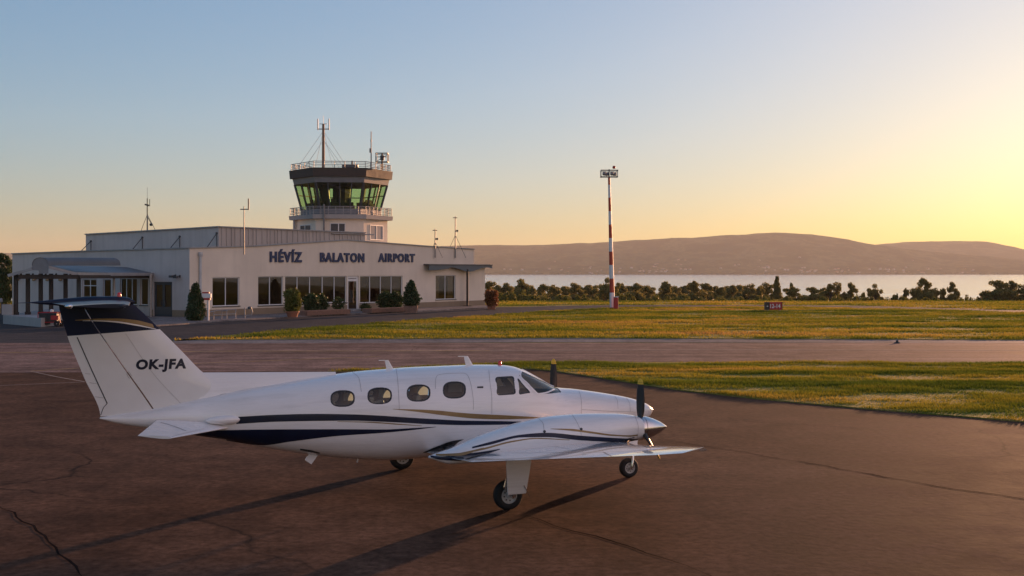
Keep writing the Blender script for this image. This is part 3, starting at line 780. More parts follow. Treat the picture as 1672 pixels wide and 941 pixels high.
fin_m = loft([fin_strip(z, 0, hfrac(z)-.006) for z in zz]).mesh('fin')
rz_ = list(np.linspace(1.46, ztop-.06, 24))
rud_m = loft([fin_strip(z, hfrac(z)+.006, 1) for z in rz_]).mesh('rudder')
def fin_paint(name):
    m, nt, b = newmat(name); oc = coords(nt); s = nt.nodes.new('ShaderNodeSeparateXYZ'); nt.links.new(oc, s.inputs[0])
    p, q, k = L(110, 549), L(182, 543.5), L(256, 538)
    sl = (k.z-p.z)/(k.x-p.x)
    z0 = mth(nt, 'MULTIPLY_ADD', s.outputs[0], sl, p.z-sl*p.x)
    msk = mth(nt, 'GREATER_THAN', s.outputs[2], z0)
    n = noise(nt, oc, 2, 4)
    nt.links.new(mixc(nt, msk, ramp(nt, n, [(.3, (.77, .74, .71)), (.7, (.82, .80, .78))]), (.007, .014, .042)), b.inputs['Base Color'])
    b.inputs['Roughness'].default_value = .26; nt.links.new(mth(nt, 'MULTIPLY_ADD', msk, -.9, 1.0), b.inputs['Coat Weight']); b.inputs['Coat Roughness'].default_value = .05; nt.links.new(mth(nt, 'MULTIPLY_ADD', msk, -.38, .5), b.inputs['Specular IOR Level'])
    return m
M['finpaint'] = fin_paint('white fin paint with navy top')
fin = link_mesh('tail_fin', fin_m, M['finpaint'], plane, smooth=40)
rud = link_mesh('rudder', rud_m, M['finpaint'], fin, smooth=40)
VB = BVHTree.FromPolygons([v.co.copy() for v in fin_m.vertices]+[v.co.copy() for v in rud_m.vertices],
     [tuple(p.vertices) for p in fin_m.polygons]+[tuple(i+len(fin_m.vertices) for i in p.vertices) for p in rud_m.polygons])
stripe('stripe', VB, [(123, 522.6), (160, 520.6), (190, 520.3), (222, 523), (249, 529.5)], [(123, 523.6), (160, 523.2), (190, 524.6), (222, 529.5), (252, 536)], M['gold'], fin, 0, 60, 4)
stripe('stripe', VB, [(135, 523.8), (160, 523.4), (190, 524.8), (222, 529.7), (254, 537)], [(135, 524.2), (160, 524.8), (190, 527), (222, 532), (255, 538)], M['paint'], fin, 0, 60, 3)
hairline('hinge_gap', VB, [(141, 510), (195, 590), (249.5, 667)], .022, M['gap'], fin, 0, 50)
hairline('hinge_gap', VB, [(126, 551), (150, 605), (175, 659)], .016, M['gap'], rud, 0, 50)
hairline('panel_seam', VB, [(175, 659), (169, 666), (164.5, 678)], .010, M['gap'], rud, 0, 12)
for px in ([(139, 610), (148, 611)], [(146, 625), (158, 627)], [(155, 648), (170, 650)], [(206, 604), (211, 608), (216, 617), (212, 619), (207, 610)]):
    hairline('panel_seam', VB, px, .008, M['seam'], rud, 0, 8)
hairline('panel_seam', VB, [(205, 545), (250, 610), (296, 660)], .006, M['seam'], fin, 0, 30)
# registration
rt = fit_text(text_mesh('OK-JFA', 1, 0, .05, .1, 1.12), 1, 1)
for sgn in (-1, 1):
    me = rt.copy(); q00, q10, q01, q11 = (222, 608.5), (303.5, 606.5), (222, 587), (303.5, 585)
    A_, B_, C_ = L(*q00), L(*q10), L(*q01)
    for v in me.vertices:
        a, b = v.co.x, v.co.y
        if sgn > 0: a = 1-a
        p = A_+(B_-A_)*a+(C_-A_)*b
        h = VB.ray_cast(Vector((p.x, sgn*2, p.z)), Vector((0, -sgn, 0)))
        v.co = (p.x, (h[0].y if h[0] else sgn*.05)+sgn*.004, p.z)
    if sgn > 0:
        for v in me.vertices: pass
    link_mesh('registration', me, M['navy'], fin)
# dorsal strake ahead of the fin
d0, d1_, d2_ = L(330, 604), L(352, 607.2), L(548, 607.2)
secs = []
for i in range(12):
    t_ = i/11; x = d0.x-.25+(d2_.x-d0.x+.25)*t_; zt = d1_.z-.0-(0)*t_; zt = L(352+(548-352)*t_, 607.3).z
    zb = min(interp(txs, tzs, x)-.08, zt-.03); hw = .03+.045*min(1, t_*3)*(1-t_*.65)
    secs.append([(x, -hw*1.2, zb), (x, -hw*.35, zt-.02), (x, 0, zt), (x, hw*.35, zt-.02), (x, hw*1.2, zb)])
loft(secs).build('dorsal_strake', M['paint'], plane, smooth=60, local=True)
hairline('panel_seam', FB, [(359, 645), (376, 641), (393, 637)], .016, M['gap'], fus, -.1, 10)
# tailplane on top of the fin with its bullet fairing
def tp_sec(y):
    k = abs(y)/1.9
    le = L(213-12*k, 492); te = L(84+30*k, 493)
    zc = ztop-.03
    return (le.x-.05*k*0, y, zc), (te.x, y, zc), (0, 0, .075)
tail = airfoil_loft([tp_sec(y) for y in (-1.9, -1.7, -1.2, -.6, 0, .6, 1.2, 1.7, 1.9)], 14).build('tailplane', M['navy'], plane, smooth=50, local=True)
a, b = L(222, 491.5), L(44, 494)
mb = MB(); n_ = 15
prof = [(max(.002, .085*math.sin(math.pi*min(1, (i/n_)**.6)/1.0)**.75), (a.x-b.x)*(i/n_)) for i in range(n_+1)]
prof = []
for i in range(n_+1):
    t_ = i/n_; prof.append((.10*min(1, t_/.55)**.85*math.sqrt(max(0.0, 1-max(0, (t_-.8)/.2)**2)), (a.x-b.x)*t_))
mb.lathe([(r_*.9, h_) for r_, h_ in prof], (b.x, 0, ztop-.02), (1, 0, 0), 18)
mb.tube([(b.x+.05, 0, ztop-.02), (b.x-.16, 0, ztop-.025)], [.008, .003], 5)
mb.build('bullet_fairing', M['navy'], tail, smooth=60, local=True)
for u in (113, 201):
    p = L(u, 496.5, -1.9); mb = MB(); mb.lathe([(.004, -.06), (.03, -.03), (.035, 0), (.028, .03), (.004, .05)], (p.x, -1.9, ztop-.03), (1, 0, 0), 10)
    mb.build('tip_light', M['lens'] if u == 201 else M['alu'], tail, smooth=60, local=True)
p = L(194.5, 490); beacon((p.x, 0, ztop+.03), .035, .10, tail)
# low stabiliser
P0, P1, P2, P3 = Vector((-4.02, -.30, 1.24)), Vector((-5.12, -.28, 1.40)), Vector((-4.98, -1.25, 1.24)), Vector((-5.45, -.80, 1.30))
for sg in (1, -1):
    sec = []
    for t_ in np.linspace(0, 1, 7):
        le = P0.lerp(P2, t_); te = P1.lerp(P3+Vector((0, -.25, -.03)), t_)
        sec.append(((le.x, le.y*sg, le.z), (te.x, te.y*sg, te.z), (0, 0, .075)))
    stb = airfoil_loft(sec, 14).build('stabiliser', M['paint'], plane, smooth=50, local=True)
    SB = bvh_of(stb.data)
    if sg == 1:
        hairline('hinge_gap', SB, [(262, 690), (280, 695), (304, 704)], .010, M['gap'], stb, -.8, 14)
        hairline('panel_seam', SB, [(334, 700.5), (300, 708), (281, 713)], .008, M['seam'], stb, -.8, 14)
a = L(366, 687, -.42)
mb = MB(); mb.lathe([(.01, -.28), (.05, -.2), (.075, 0), (.07, .14), (.045, .22), (.005, .26)], (a.x, -.36, a.z), (1, 0, 0), 14)
mb.lathe([(.01, -.28), (.05, -.2), (.075, 0), (.07, .14), (.045, .22), (.005, .26)], (a.x, .36, a.z), (1, 0, 0), 14)
mb.build('stabiliser_fairing', M['paint'], plane, smooth=60, local=True)
# ---- wings
wsec = [(-.30, 2.45, -.85, .70), (-1.2, 2.25, -.90, .78), (-2.0, 2.10, -.94, .85), (-3.2, 1.92, -.97, .96), (-4.4, 1.62, -.30, 1.14), (-5.4, 1.35, .16, 1.29), (-6.2, 1.14, .46, 1.41), (-6.42, 1.02, .72, 1.45)]
wings = []
for sg in (1, -1):
    sec = []
    for y, le, te, z in wsec:
        k = .055 if y > -6 else (.045 if y > -6.3 else .03)
        sec.append(((le, y*sg, z+.06), (te, y*sg, z), (0, 0, k)))
    wmb = airfoil_loft(sec, 20); wing = wmb.build('wing', M['paint'], plane, smooth=45, local=True); wings.append(wing)
    mb = MB(); mb.lathe([(.004, -.05), (.014, -.03), (.018, 0), (.014, .04), (.002, .06)], (1.0, -6.42*sg, 1.475), (1, 0, 0), 10)
    mb.build('navigation_light', M['lens'], wing, smooth=60, local=True)
WB = bvh_of(wings[0].data)
hairline('hinge_gap', WB, [(835, 740), (900, 739.5), (985, 738.5), (1045, 736)], .014, M['gap'], wings[0], -4, 40)
hairline('panel_seam', WB, [(985, 738.5), (1000, 746)], .010, M['gap'], wings[0], -4, 8)
hairline('panel_seam', WB, [(880, 722), (930, 734)], .008, M['seam'], wings[0], -3, 10)
hairline('panel_seam', WB, [(1010, 722), (1050, 735)], .008, M['seam'], wings[0], -4, 10)
# ---- engine nacelles
NY = -1.95
nt_px = [(700, 745), (740, 731), (780, 713), (815, 700.5), (850, 690), (900, 680), (950, 676), (1000, 675.5), (1030, 677.5), (1043, 681)]
ntp = [L(u, v, NY) for u, v in nt_px]
hub = L(1044, 699, NY)
nxs = [p.x for p in ntp]; nzs = [p.z for p in ntp]
nbx = [nxs[0], -.9, 0, 1.2, 1.9, nxs[-1]]; nbz = [nzs[0]-.03, .74, .74, .82, .92, L(1043, 718, NY).z]
nwx = [nxs[0], -.8, 0, .8, 1.6, nxs[-1]]; nww = [.05, .20, .31, .35, .31, .21]
def nac_sec(x, n=44):
    zt = interp(nxs, nzs, x); zb = min(interp(nbx, nbz, x), zt-.02); hw = interp(nwx, nww, x); zm = (zt+zb)/2; out = []
    for i in range(n):
        a = 2*math.pi*i/n; c, s = math.cos(a), math.sin(a); e = 2/2.25
        out.append((x, NY+hw*math.copysign(abs(c)**e, c), zm+(zt-zb)/2*math.copysign(abs(s)**e, s)))
    return out
nme = loft([nac_sec(x) for x in np.linspace(nxs[0], nxs[-1], 60)]).mesh('engine_nacelle')
nac = link_mesh('engine_nacelle', nme, M['paint'], plane, smooth=50); NB = bvh_of(nme)
stripe('stripe', NB, [(771, 730), (800, 722), (851.6, 710), (893, 707), (947, 711.5), (1000, 715), (1041, 717)],
       [(771, 732.5), (800, 726.5), (851.6, 714.5), (893, 714), (947, 719), (1000, 721.5), (1041, 722)], M['navy'], nac, NY-.3, 70, 4, mirror=False)
stripe('stripe', NB, [(899, 700.2), (930, 700.5), (963, 704.5), (1000, 709.5), (1027, 711), (1041, 709.5)],
       [(899, 700.8), (930, 703.5), (963, 707.5), (1000, 712), (1027, 713), (1041, 711.5)], M['gold'], nac, NY-.3, 50, 3, mirror=False)
stripe('stripe', NB, [(745, 741), (790, 731.5), (836, 720), (877, 715.2), (930, 718)], [(745, 743.5), (790, 734.5), (836, 722.5), (877, 717), (930, 719)], M['gold'], nac, NY-.3, 50, 3, mirror=False)
for px in ([(934, 677), (942, 690), (948, 705), (950, 720)], [(880, 684), (887, 693), (889, 712)], [(1037, 680), (1042, 698), (1041, 717)]):
    hairline('panel_seam', NB, px, .008, M['seam'], nac, NY-.3, 24)
for u, v in ((889, 705), (949, 701)):
    p, nn = hit(NB, u, v, NY-.3); mb = MB(); mb.lathe([(.022, 0), (.022, .008), (.0, .01)], p, nn if nn.dot(CL-p) > 0 else -nn, 10); mb.build('cowl_fastener', M['gap'], nac, local=True)
# swooshes at the wing root and exhaust hollow
ALL = BVHTree.FromPolygons(sum(([v.co.copy() for v in m_.vertices] for m_ in (nme, wings[0].data, fme)), []),
      [tuple(p.vertices) for p in nme.polygons]+[tuple(i+len(nme.vertices) for i in p.vertices) for p in wings[0].data.polygons]+
      [tuple(i+len(nme.vertices)+len(wings[0].data.vertices) for i in p.vertices) for p in fme.polygons])
stripe('stripe', ALL, [(703, 745), (720, 746), (750, 742), (785, 738), (816, 733)], [(703, 747), (722, 750.5), (750, 752), (785, 744), (816, 733.8)], M['navy'], wings[0], -1.5, 50, 5, off=.016, mirror=False, even=4)
stripe('stripe', ALL, [(712, 743), (745, 741), (790, 731)], [(712, 745), (745, 745), (790, 732)], M['gold'], wings[0], -1.5, 40, 3, off=.02, mirror=False, even=4)
stripe('exhaust_hollow', ALL, [(691, 738), (715, 728), (740, 719.5), (758, 717)], [(691, 738.8), (715, 737), (738, 731), (746, 722)], M['black'], nac, -1.5, 30, 4, off=.01, mirror=False)
# spinner and blades
def spinner(parent, hy, hx=hub.x, hz_=hub.z):
    ln = .50; rr = .198
    mb = MB(); mb.lathe([(rr*.9, -.05), (rr, -.02), (rr, .03), (rr*.93, .12), (rr*.74, .24), (rr*.45, .37), (rr*.16, .46), (.0, ln)], (hx, hy, hz_), (1, 0, 0), 32)
    sp = mb.build('spinner', M['alu'], parent, smooth=60, local=True)
    mb = MB(); mb.lathe([(rr*1.005, .055), (rr*1.006, .06)], (hx, hy, hz_), (1, 0, 0), 32); mb.build('panel_seam', M['gap'], sp, local=True)
def blade(parent, ang, hy, rad, hx=hub.x, hz_=hub.z):
    """ang from straight up, turning towards starboard"""
    d = Vector((0, -math.sin(ang), math.cos(ang))); tdir = Vector((0, -math.cos(ang), -math.sin(ang))); ax = Vector((1, 0, 0))
    c0 = Vector((hx+.02, hy, hz_)); mb = MB(); secs = []
    st = [(.12, .045, .07, 75), (.2, .085, .05, 62), (.35, .125, .03, 52), (.55, .14, .022, 42), (.75, .13, .016, 34), (.88, .115, .012, 29), (.885, .115, .012, 29), (.92, .105, .011, 28), (.925, .105, .011, 28), (.95, .095, .010, 27), (.985, .06, .008, 26), (1.0, .02, .004, 26)]
    for f, ch, th, tw in st:
        a = R(tw); cd = tdir*math.cos(a)+ax*math.sin(a); nd = d.cross(cd)
        p = c0+d*rad*f; ch *= rad/.76
        secs.append([p+cd*ch*.5*math.cos(k*math.pi/5)+nd*th*math.sin(k*math.pi/5) for k in range(10)])
    n = 10; vs = [q for s in secs for q in s]
    for i in range(len(secs)-1):
        mb.cur = 1 if st[i][0] in (.885, .925) or st[i][0] >= .95 else 0
        base = len(mb.v)
        mb.add(secs[i]+secs[i+1], [(j, (j+1) % n, n+(j+1) % n, n+j) for j in range(n)])
    mb.cur = 1; mb.add(secs[-1], [tuple(range(n))])
    me = mb.mesh('propeller_blade'); bm = bmesh.new(); bm.from_mesh(me); bmesh.ops.remove_doubles(bm, verts=bm.verts, dist=1e-5)
    bmesh.ops.recalc_face_normals(bm, faces=bm.faces); bm.to_mesh(me); bm.free()
    return link_mesh('propeller_blade', me, [M['blade'], M['yellow']], parent, smooth=50)
spinner(nac, NY); 
for k in range(3): blade(nac, k*2*math.pi/3, NY, .80)
# the engine and wing parts on the far side
nac2me = nme.copy()
fhx = hub.x+.05
for v in nac2me.vertices: v.co.y = -v.co.y
nac2me.flip_normals(); nac2me.materials.clear()
nac2 = link_mesh('engine_nacelle', nac2me, M['paint'], plane)
spinner(nac2, -NY, fhx)
for k in range(3): blade(nac2, k*2*math.pi/3, -NY, .86, fhx)
# ---- undercarriage
def wheel(parent, c, r_, wd):
    mb = MB(); pr = []
    for i in range(15):
        a = -math.pi/2+math.pi*i/14; e = .7
        pr.append((r_*.60+r_*.40*abs(math.cos(a))**e, wd/2*math.copysign(abs(math.sin(a))**e, math.sin(a))))
    mb.lathe([(r_*.52, -wd*.42)]+pr+[(r_*.52, wd*.42)], c, (0, 1, 0), 36); mb.build('tyre', M['rubber'], parent, smooth=50, local=True)
    mb = MB()
    for s in (-1, 1):
        mb.lathe([(r_*.57, wd*.44*s), (r_*.50, wd*.46*s), (r_*.46, wd*.30*s), (r_*.20, wd*.34*s), (r_*.18, wd*.47*s), (r_*.09, wd*.5*s), (0, wd*.5*s)], c, (0, 1, 0), 28)
    rim = mb.build('rim', M['rimpaint'], parent, smooth=35, local=True)
    mb = MB()
    for s in (-1, 1):
        for k in range(8):
            a = 2*math.pi*k/8+.2; p = Vector(c)+Vector((math.cos(a)*r_*.34, s*wd*.335, math.sin(a)*r_*.34))
            mb.lathe([(r_*.055, 0), (r_*.055, s*.004), (0, s*.004)], p, (0, 1, 0), 8)
    mb.build('rim_hole', M['black'], rim, local=True)
def main_gear(x, y, sg):
    gr = empty('landing_gear', (0, 0, 0)); gr.parent = plane
    r_ = .232; c = (x, y, r_)
    wheel(gr, c, r_, .17)
    iy = y+sg*.17     # the leg stands outboard of the wheel
    mb = MB(); mb.tube([(x+.04, iy, .23), (x+.04, iy, .55)], .032, 10); mb.tube([(x+.04, iy, .5), (x+.04, iy, .90)], .048, 12)
    mb.tube([(x+.04, iy, .232), (x, y, .232)], .03, 8); mb.bar((x-.06, iy, .52), (x-.10, iy, .38), .03, .05); mb.bar((x-.10, iy, .38), (x-.01, iy, .26), .03, .05)
    mb.bar((x-.06, iy, .85), (x-.32, iy-sg*.05, .98), .03); mb.build('strut', M['alu'], gr, smooth=50, local=True)
    # flat door in front of the leg
    if sg == -1:
        q = [L(826.5, 752, iy-.07), L(868, 752, iy-.07), L(859, 806, iy-.07), L(829, 808.5, iy-.07)]
        base = [Vector((p.x, iy-.05, p.z)) for p in q]
    else:
        base = [Vector((x+d_, iy+.05, z_)) for d_, z_ in ((.0, .85), (.42, .85), (.32, .29), (.02, .27))]
    off = Vector((0, sg*.022, 0))
    mb = MB(); mb.prism(base, [p+off for p in base]); dr = mb.build('gear_door', M['paint'], gr, local=True, bevel=.006)
    lo = base[2]; mb = MB(); mb.bar(lo+Vector((-.04, sg*.03, .13)), lo+Vector((.06, sg*.03, -.06)), .012); mb.build('door_link', M['alu'], gr, local=True)
cg = w2l(gnd(829, 832.5)); main_gear(cg.x, cg.y, -1)
main_gear(-.55, 2.28, 1)
gr = empty('landing_gear', (0, 0, 0)); gr.parent = plane
q = L(1026.5, 766); nx = q.x; r_ = .178
wheel(gr, (nx, 0, r_), r_, .13)
mb = MB(); mb.tube([(nx+.02, -.10, .18), (nx+.035, -.10, .42), (nx+.03, -.03, .50)], [.024, .028, .03], 8); mb.tube([(nx+.03, -.03, .46), (nx+.04, 0, .62), (nx+.05, 0, 1.0)], .042, 10)
mb.tube([(nx, -.11, .178), (nx, .02, .178)], .024, 8); mb.bar((nx-.02, 0, .7), (nx-.4, 0, .95), .03)
mb.build('strut', M['alu'], gr, smooth=50, local=True)
for s in (-1, 1):
    mb = MB(); mb.prism([(nx-.42, s*.15, .80), (nx+.12, s*.15, .82), (nx+.05, s*.20, .50), (nx-.36, s*.20, .52)], [(nx-.42, s*.165, .80), (nx+.12, s*.165, .82), (nx+.05, s*.215, .50), (nx-.36, s*.215, .52)])
    mb.build('gear_door', M['paint'], gr, local=True)
mb = MB(); mb.lathe([(.0, -.16), (.10, -.12), (.12, 0), (.10, .08), (0, .11)], (nx-.2, 0, .55), (1, 0, 0), 12); mb.build('taxi_light', M['alu'], gr, smooth=60, local=True)

# ================================================================== TERMINAL BUILDING
A = Vector((-25.3, 96.1, 0)); D1 = Vector((.5495, .8354, 0)); N1 = Vector((.8354, -.5495, 0)); D2 = Vector((-.8354, .5495, 0)); N2 = Vector((-.5495, -.8354, 0)); UP = Vector((0, 0, 1))
class Wall:
    def __init__(s, o, d, n): s.o, s.d, s.n = Vector(o), d, n
    def px(s, u, v):
        p = on_plane(u, v, s.o, s.n); return (p-s.o).dot(s.d), p.z
    def P(s, a, z, out=0.0): return s.o+s.d*a+s.n*out+UP*z
W1, W2 = Wall(A, D1, N1), Wall(A, D2, N2)
term = thing('terminal_building', 'long low cream airport terminal with gabled front, big windows and grey porch', 'building', A)
def wall_cells(mb, W, top, ops, zm, reveal=.16):
    """top: [(s,z)], ops: [(s0,s1,z0,z1)]; plain wall with real openings and reveals"""
    ss = sorted(set([round(a, 4) for a, _ in top]+[round(x, 4) for o in ops for x in o[:2]]))
    zs = sorted(set([0, zm]+[round(z, 4) for o in ops for z in o[2:]]))
    tz = lambda a, side: interp_lin(top, a, side)
    for a, b in zip(ss, ss[1:]):
        if b-a < 1e-4: continue
        for c, d in zip(zs, zs[1:]):
            if any(o[0]-1e-3 <= a and b <= o[1]+1e-3 and o[2]-1e-3 <= c and d <= o[3]+1e-3 for o in ops): continue
            mb.quad(W.P(a, c), W.P(b, c), W.P(b, d), W.P(a, d))
        mb.quad(W.P(a, zm), W.P(b, zm), W.P(b, tz(b, -1)), W.P(a, tz(a, 1)))
    for a, b, c, d in ops:
        r_ = -reveal
        mb.quad(W.P(a, c), W.P(a, d), W.P(a, d, r_), W.P(a, c, r_)); mb.quad(W.P(b, c), W.P(b, d), W.P(b, d, r_), W.P(b, c, r_))
        mb.quad(W.P(a, d), W.P(b, d), W.P(b, d, r_), W.P(a, d, r_)); mb.quad(W.P(a, c), W.P(b, c), W.P(b, c, r_), W.P(a, c, r_))
def interp_lin(top, a, side):
    e = 1e-4*side; a += e
    for (x0, z0), (x1, z1) in zip(top, top[1:]):
        if x0 <= a <= x1 and x1 > x0: return z0+(z1-z0)*(a-x0)/(x1-x0)
    return top[0][1] if a < top[0][0] else top[-1][1]
def rect(W, u0, u1, v0, v1):
    um = (u0+u1)/2; a, b = sorted((W.px(u0, v0)[0], W.px(u1, v0)[0])); return (a, b, max(0.02, W.px(um, v1)[1]), W.px(um, v0)[1])
def wbox(mb, W, a, b, z0, z1, o0, o1):
    mb.prism([W.P(a, z0, o0), W.P(b, z0, o0), W.P(b, z0, o1), W.P(a, z0, o1)], [W.P(a, z1, o0), W.P(b, z1, o0), W.P(b, z1, o1), W.P(a, z1, o1)])
def window(W, o, mull, parent, name='window', mat='frame', glass='glass', trans=(), fw=.07, depth=.10, sill=True, rails=()):
    a, b, c, d = o; mb = MB(); i, j = -depth-.05, -depth
    for x0_, x1_ in [(a, a+fw), (b-fw, b)]: wbox(mb, W, x0_, x1_, c, d, i, j)
    wbox(mb, W, a+fw, b-fw, c, c+fw, i, j); wbox(mb, W, a+fw, b-fw, d-fw, d, i, j)
    for m_ in mull: wbox(mb, W, m_-fw*.6, m_+fw*.6, c+fw, d-fw, i, j+.004)
    for r_ in rails: wbox(mb, W, a+fw, b-fw, r_-fw*.5, r_+fw*.5, i, j+.002)
    fr = mb.build(name, M[mat], parent)
    xs_ = [a+fw]+list(mull)+[b-fw]
    mb = MB()
    for p, q in zip(xs_, xs_[1:]): mb.quad(W.P(p, c, -depth-.03), W.P(q, c, -depth-.03), W.P(q, d, -depth-.03), W.P(p, d, -depth-.03))
    mb.build('pane', M[glass], fr, fix=False)
    if sill:
        mb = MB(); wbox(mb, W, a-.06, b+.06, c-.07, c-.003, -.1, .09); mb.build('sill', M['darkframe'], fr)
    return fr
# front wall
T1w = [W1.px(u, v) for u, v in ((308.2, 405.5), (415, 402.5), (565, 392.5), (691, 402), (774, 407.5))]; T1w[0] = (0, T1w[0][1])
sB = W1.px(792, 470)[0]; T1w += [(T1w[-1][0]+.001, W1.px(783, 433)[1]), (sB, W1.px(783, 433)[1])]
o_left = rect(W1, 347, 391, 453, 500); o_a = rect(W1, 421.5, 462.5, 451.5, 498.5); o_b = rect(W1, 465.5, 566, 451, 495.5); o_door = rect(W1, 567.5, 586, 450.5, 508.5); o_c = rect(W1, 588, 657.5, 450, 494); o_r = rect(W1, 711.5, 744, 449.5, 489)
for o in (o_a, o_b, o_door, o_c): pass
zt_ = o_b[3]
o_a, o_b, o_c, o_door = [(o[0], o[1], o[2], zt_) for o in (o_a, o_b, o_c, o_door)]
mb = MB(); wall_cells(mb, W1, T1w, [o_left, o_a, o_b, o_door, o_c, o_r], 3.62); mb.build('front_wall', M['wall'], term, fix=False)
s1 = lambda u, v=470: W1.px(u, v)[0]
window(W1, o_left, [s1(369.5)], term); window(W1, o_a, [s1(441.5)], term)
window(W1, o_b, [s1(u) for u in (486.5, 507, 527.5, 547)], term); window(W1, o_c, [s1(u) for u in (605, 622.5, 640)], term)
wr = window(W1, o_r, [s1(728)], term)
dr = window(W1, o_door, [], term, 'entrance_door', 'white', fw=.22, sill=False, rails=[W1.px(577, 457.5)[1]])
mb = MB(); wbox(mb, W1, o_door[1]-.42, o_door[1]-.34, 1.0, 1.3, -.1, -.03); mb.build('handle', M['darkframe'], dr)
mb = MB()
for k in range(9):
    for (p, q) in ((.08, .62), (2.0, 2.6)): pass
for p, q in ((.1, .7), (1.9, 2.5)):
    rows = []
    for i in range(16):
        a = o_r[0]+(o_r[1]-o_r[0])*(p+(q-p)*i/15)/2.6; rows.append([W1.P(a, o_r[2]+.05, -.34+.05*math.sin(i*2.2)), W1.P(a, o_r[3]-.05, -.34+.05*math.sin(i*2.2))])
    mb.grid(rows)
mb.build('curtain', basic('yellowish curtain', (.5, .38, .2), .9, .15, 4), wr, smooth=180)
# left wall
sD = W2.px(20, 460)[0]
T2w = [(0, T1w[0][1]), W2.px(140, 410.5), (sD, W2.px(20, 415)[1])]
o_bd = rect(W2, 250.5, 281, 460.5, 519); o2 = [rect(W2, 134.5, 157.5, 456, 512), rect(W2, 168, 181, 456, 512), rect(W2, 196, 223.5, 454.5, 498), rect(W2, 229, 241.5, 454.5, 498.5)]
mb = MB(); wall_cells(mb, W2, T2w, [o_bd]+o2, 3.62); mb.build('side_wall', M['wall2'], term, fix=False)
bd = window(W2, o_bd, [(o_bd[0]+o_bd[1])/2], term, 'double_door', 'bluedoor', fw=.24, sill=False)
mb = MB(); m2 = (o_bd[0]+o_bd[1])/2
for s in (-1, 1): wbox(mb, W2, m2+s*.22-.02, m2+s*.22+.02, .95, 1.35, -.10, -.02)
wbox(mb, W2, o_bd[0]+.2, o_bd[1]-.2, .25, .85, -.13, -.09); mb.build('handle', M['darkframe'], bd)
for k, o in enumerate(o2):
    ml = [[(o[0]+o[1])/2], [], [o[0]+(o[1]-o[0])/3, o[0]+(o[1]-o[0])*2/3], []][k]
    window(W2, o, ml, term, 'porch_window', 'frame', rails=[o[3]-.55] if k == 0 else ())
# plinth, coping, downpipe, wall lamps
mb = MB()
sd0, sd1 = o_door[0]-.05, o_door[1]+.05
for a, b in ((-.03, sd0), (sd1, sB)): wbox(mb, W1, a, b, 0, .62, -.05, .03)
wbox(mb, W2, .001, o_bd[0]-.03, 0, .62, -.05, .027); wbox(mb, W2, o_bd[1]+.03, o2[3][0]-.2, 0, .62, -.05, .027)
mb.build('plinth', M['plinth'], term)
mb = MB()
for (a, z), (b, z2) in list(zip(T1w, T1w[1:]))[:4]: mb.bar(W1.P(a, z+.03, -.05), W1.P(b, z2+.03, -.05), .34, .09)
for (a, z), (b, z2) in zip(T2w, T2w[1:]): mb.bar(W2.P(a, z+.03, -.05), W2.P(b, z2+.03, -.05), .34, .09)
mb.build('coping', M['coping'], term)
mb = MB(); sp = s1(325.5); z_ = W1.px(325.5, 412)[1]
mb.tube([W1.P(sp, .5, .14), W1.P(sp, z_-.1, .14)], .11, 12); mb.lathe([(.10, -.3), (.19, -.16), (.19, .08), (.12, .1)], W1.P(sp, z_-.1, .14), n=12)
mb.build('downpipe', M['palepipe'], term, smooth=50)
for u, v in ((287, 450), (294, 451)):
    a, z = W2.px(u, v); mb = MB(); wbox(mb, W2, a-.06, a+.06, z-.12, z+.08, .003, .07); mb.bar(W2.P(a, z, .06), W2.P(a, z-.05, .42), .08); mb.box(W2.P(a, z-.08, .45), (.38, .22, .18), D2, N2); mb.build('wall_floodlight', M['darkframe'], term)
for u in (60, 82, 103, 33):
    a, z = W2.px(u, 456); mb = MB(); mb.bar(W2.P(a, z, .0), W2.P(a, z, .25), .06); mb.lathe([(.05, .2), (.16, .05), (.17, -.12), (.05, -.18)], W2.P(a, z, .30), n=10); mb.build('wall_lamp', M['gold'], term, smooth=60)
# back and right walls, roof, rooms behind the windows
DP = sD
pB = W1.P(sB, 0); pC = pB+D2*DP; pD = A+D2*DP
mb = MB()
zr = 5.05
mb.quad(pB, pC, pC+UP*5.3, pB+UP*4.2); mb.quad(pC, pD, pD+UP*5.2, pC+UP*5.3)
sG = T1w[4][0]; mb.quad(W1.P(sG, 4.15), W1.P(sG, 4.15)+D2*DP, W1.P(sG, 5.2)+D2*DP, W1.P(sG, T1w[4][1]))
mb.build('rear_wall', M['wall'], term, fix=False)
mb = MB(); q0, q1 = W1.P(.1, zr, -.12), W1.P(sG, zr, -.12)
mb.poly([q0, q1, W1.P(sG, zr)+D2*(DP-.1), A+D2*(DP-.1)+UP*zr]); mb.poly([W1.P(sG, 4.12, -.1), W1.P(sB, 4.12, -.1), W1.P(sB, 4.12)+D2*DP, W1.P(sG, 4.12)+D2*DP])
mb.build('roof', M['roof'], term, fix=False)
mb = MB(); mb.quad(W1.P(.2, .06, -.2), W1.P(sB-.2, .06, -.2), W1.P(sB-.2, .06, -DP+.2), W1.P(.2, .06, -DP+.2)); mb.quad(W1.P(.2, 3.5, -.2), W1.P(sB-.2, 3.5, -.2), W1.P(sB-.2, 3.5, -5), W1.P(.2, 3.5, -5))
for a in (.2, s1(410), s1(664), sB-.2): mb.quad(W1.P(a, .06, -.2), W1.P(a, 3.5, -.2), W1.P(a, 3.5, -5), W1.P(a, .06, -5))
mb.quad(W1.P(.2, .06, -5), W1.P(sB-.2, .06, -5), W1.P(sB-.2, 3.5, -5), W1.P(.2, 3.5, -5))
for a in range(4, 40, 3): mb.box(W1.P(a, .5, -2.6), (1.4, .7, .8), D1, N1)
mb.build('interior', M['room'], term, fix=False)
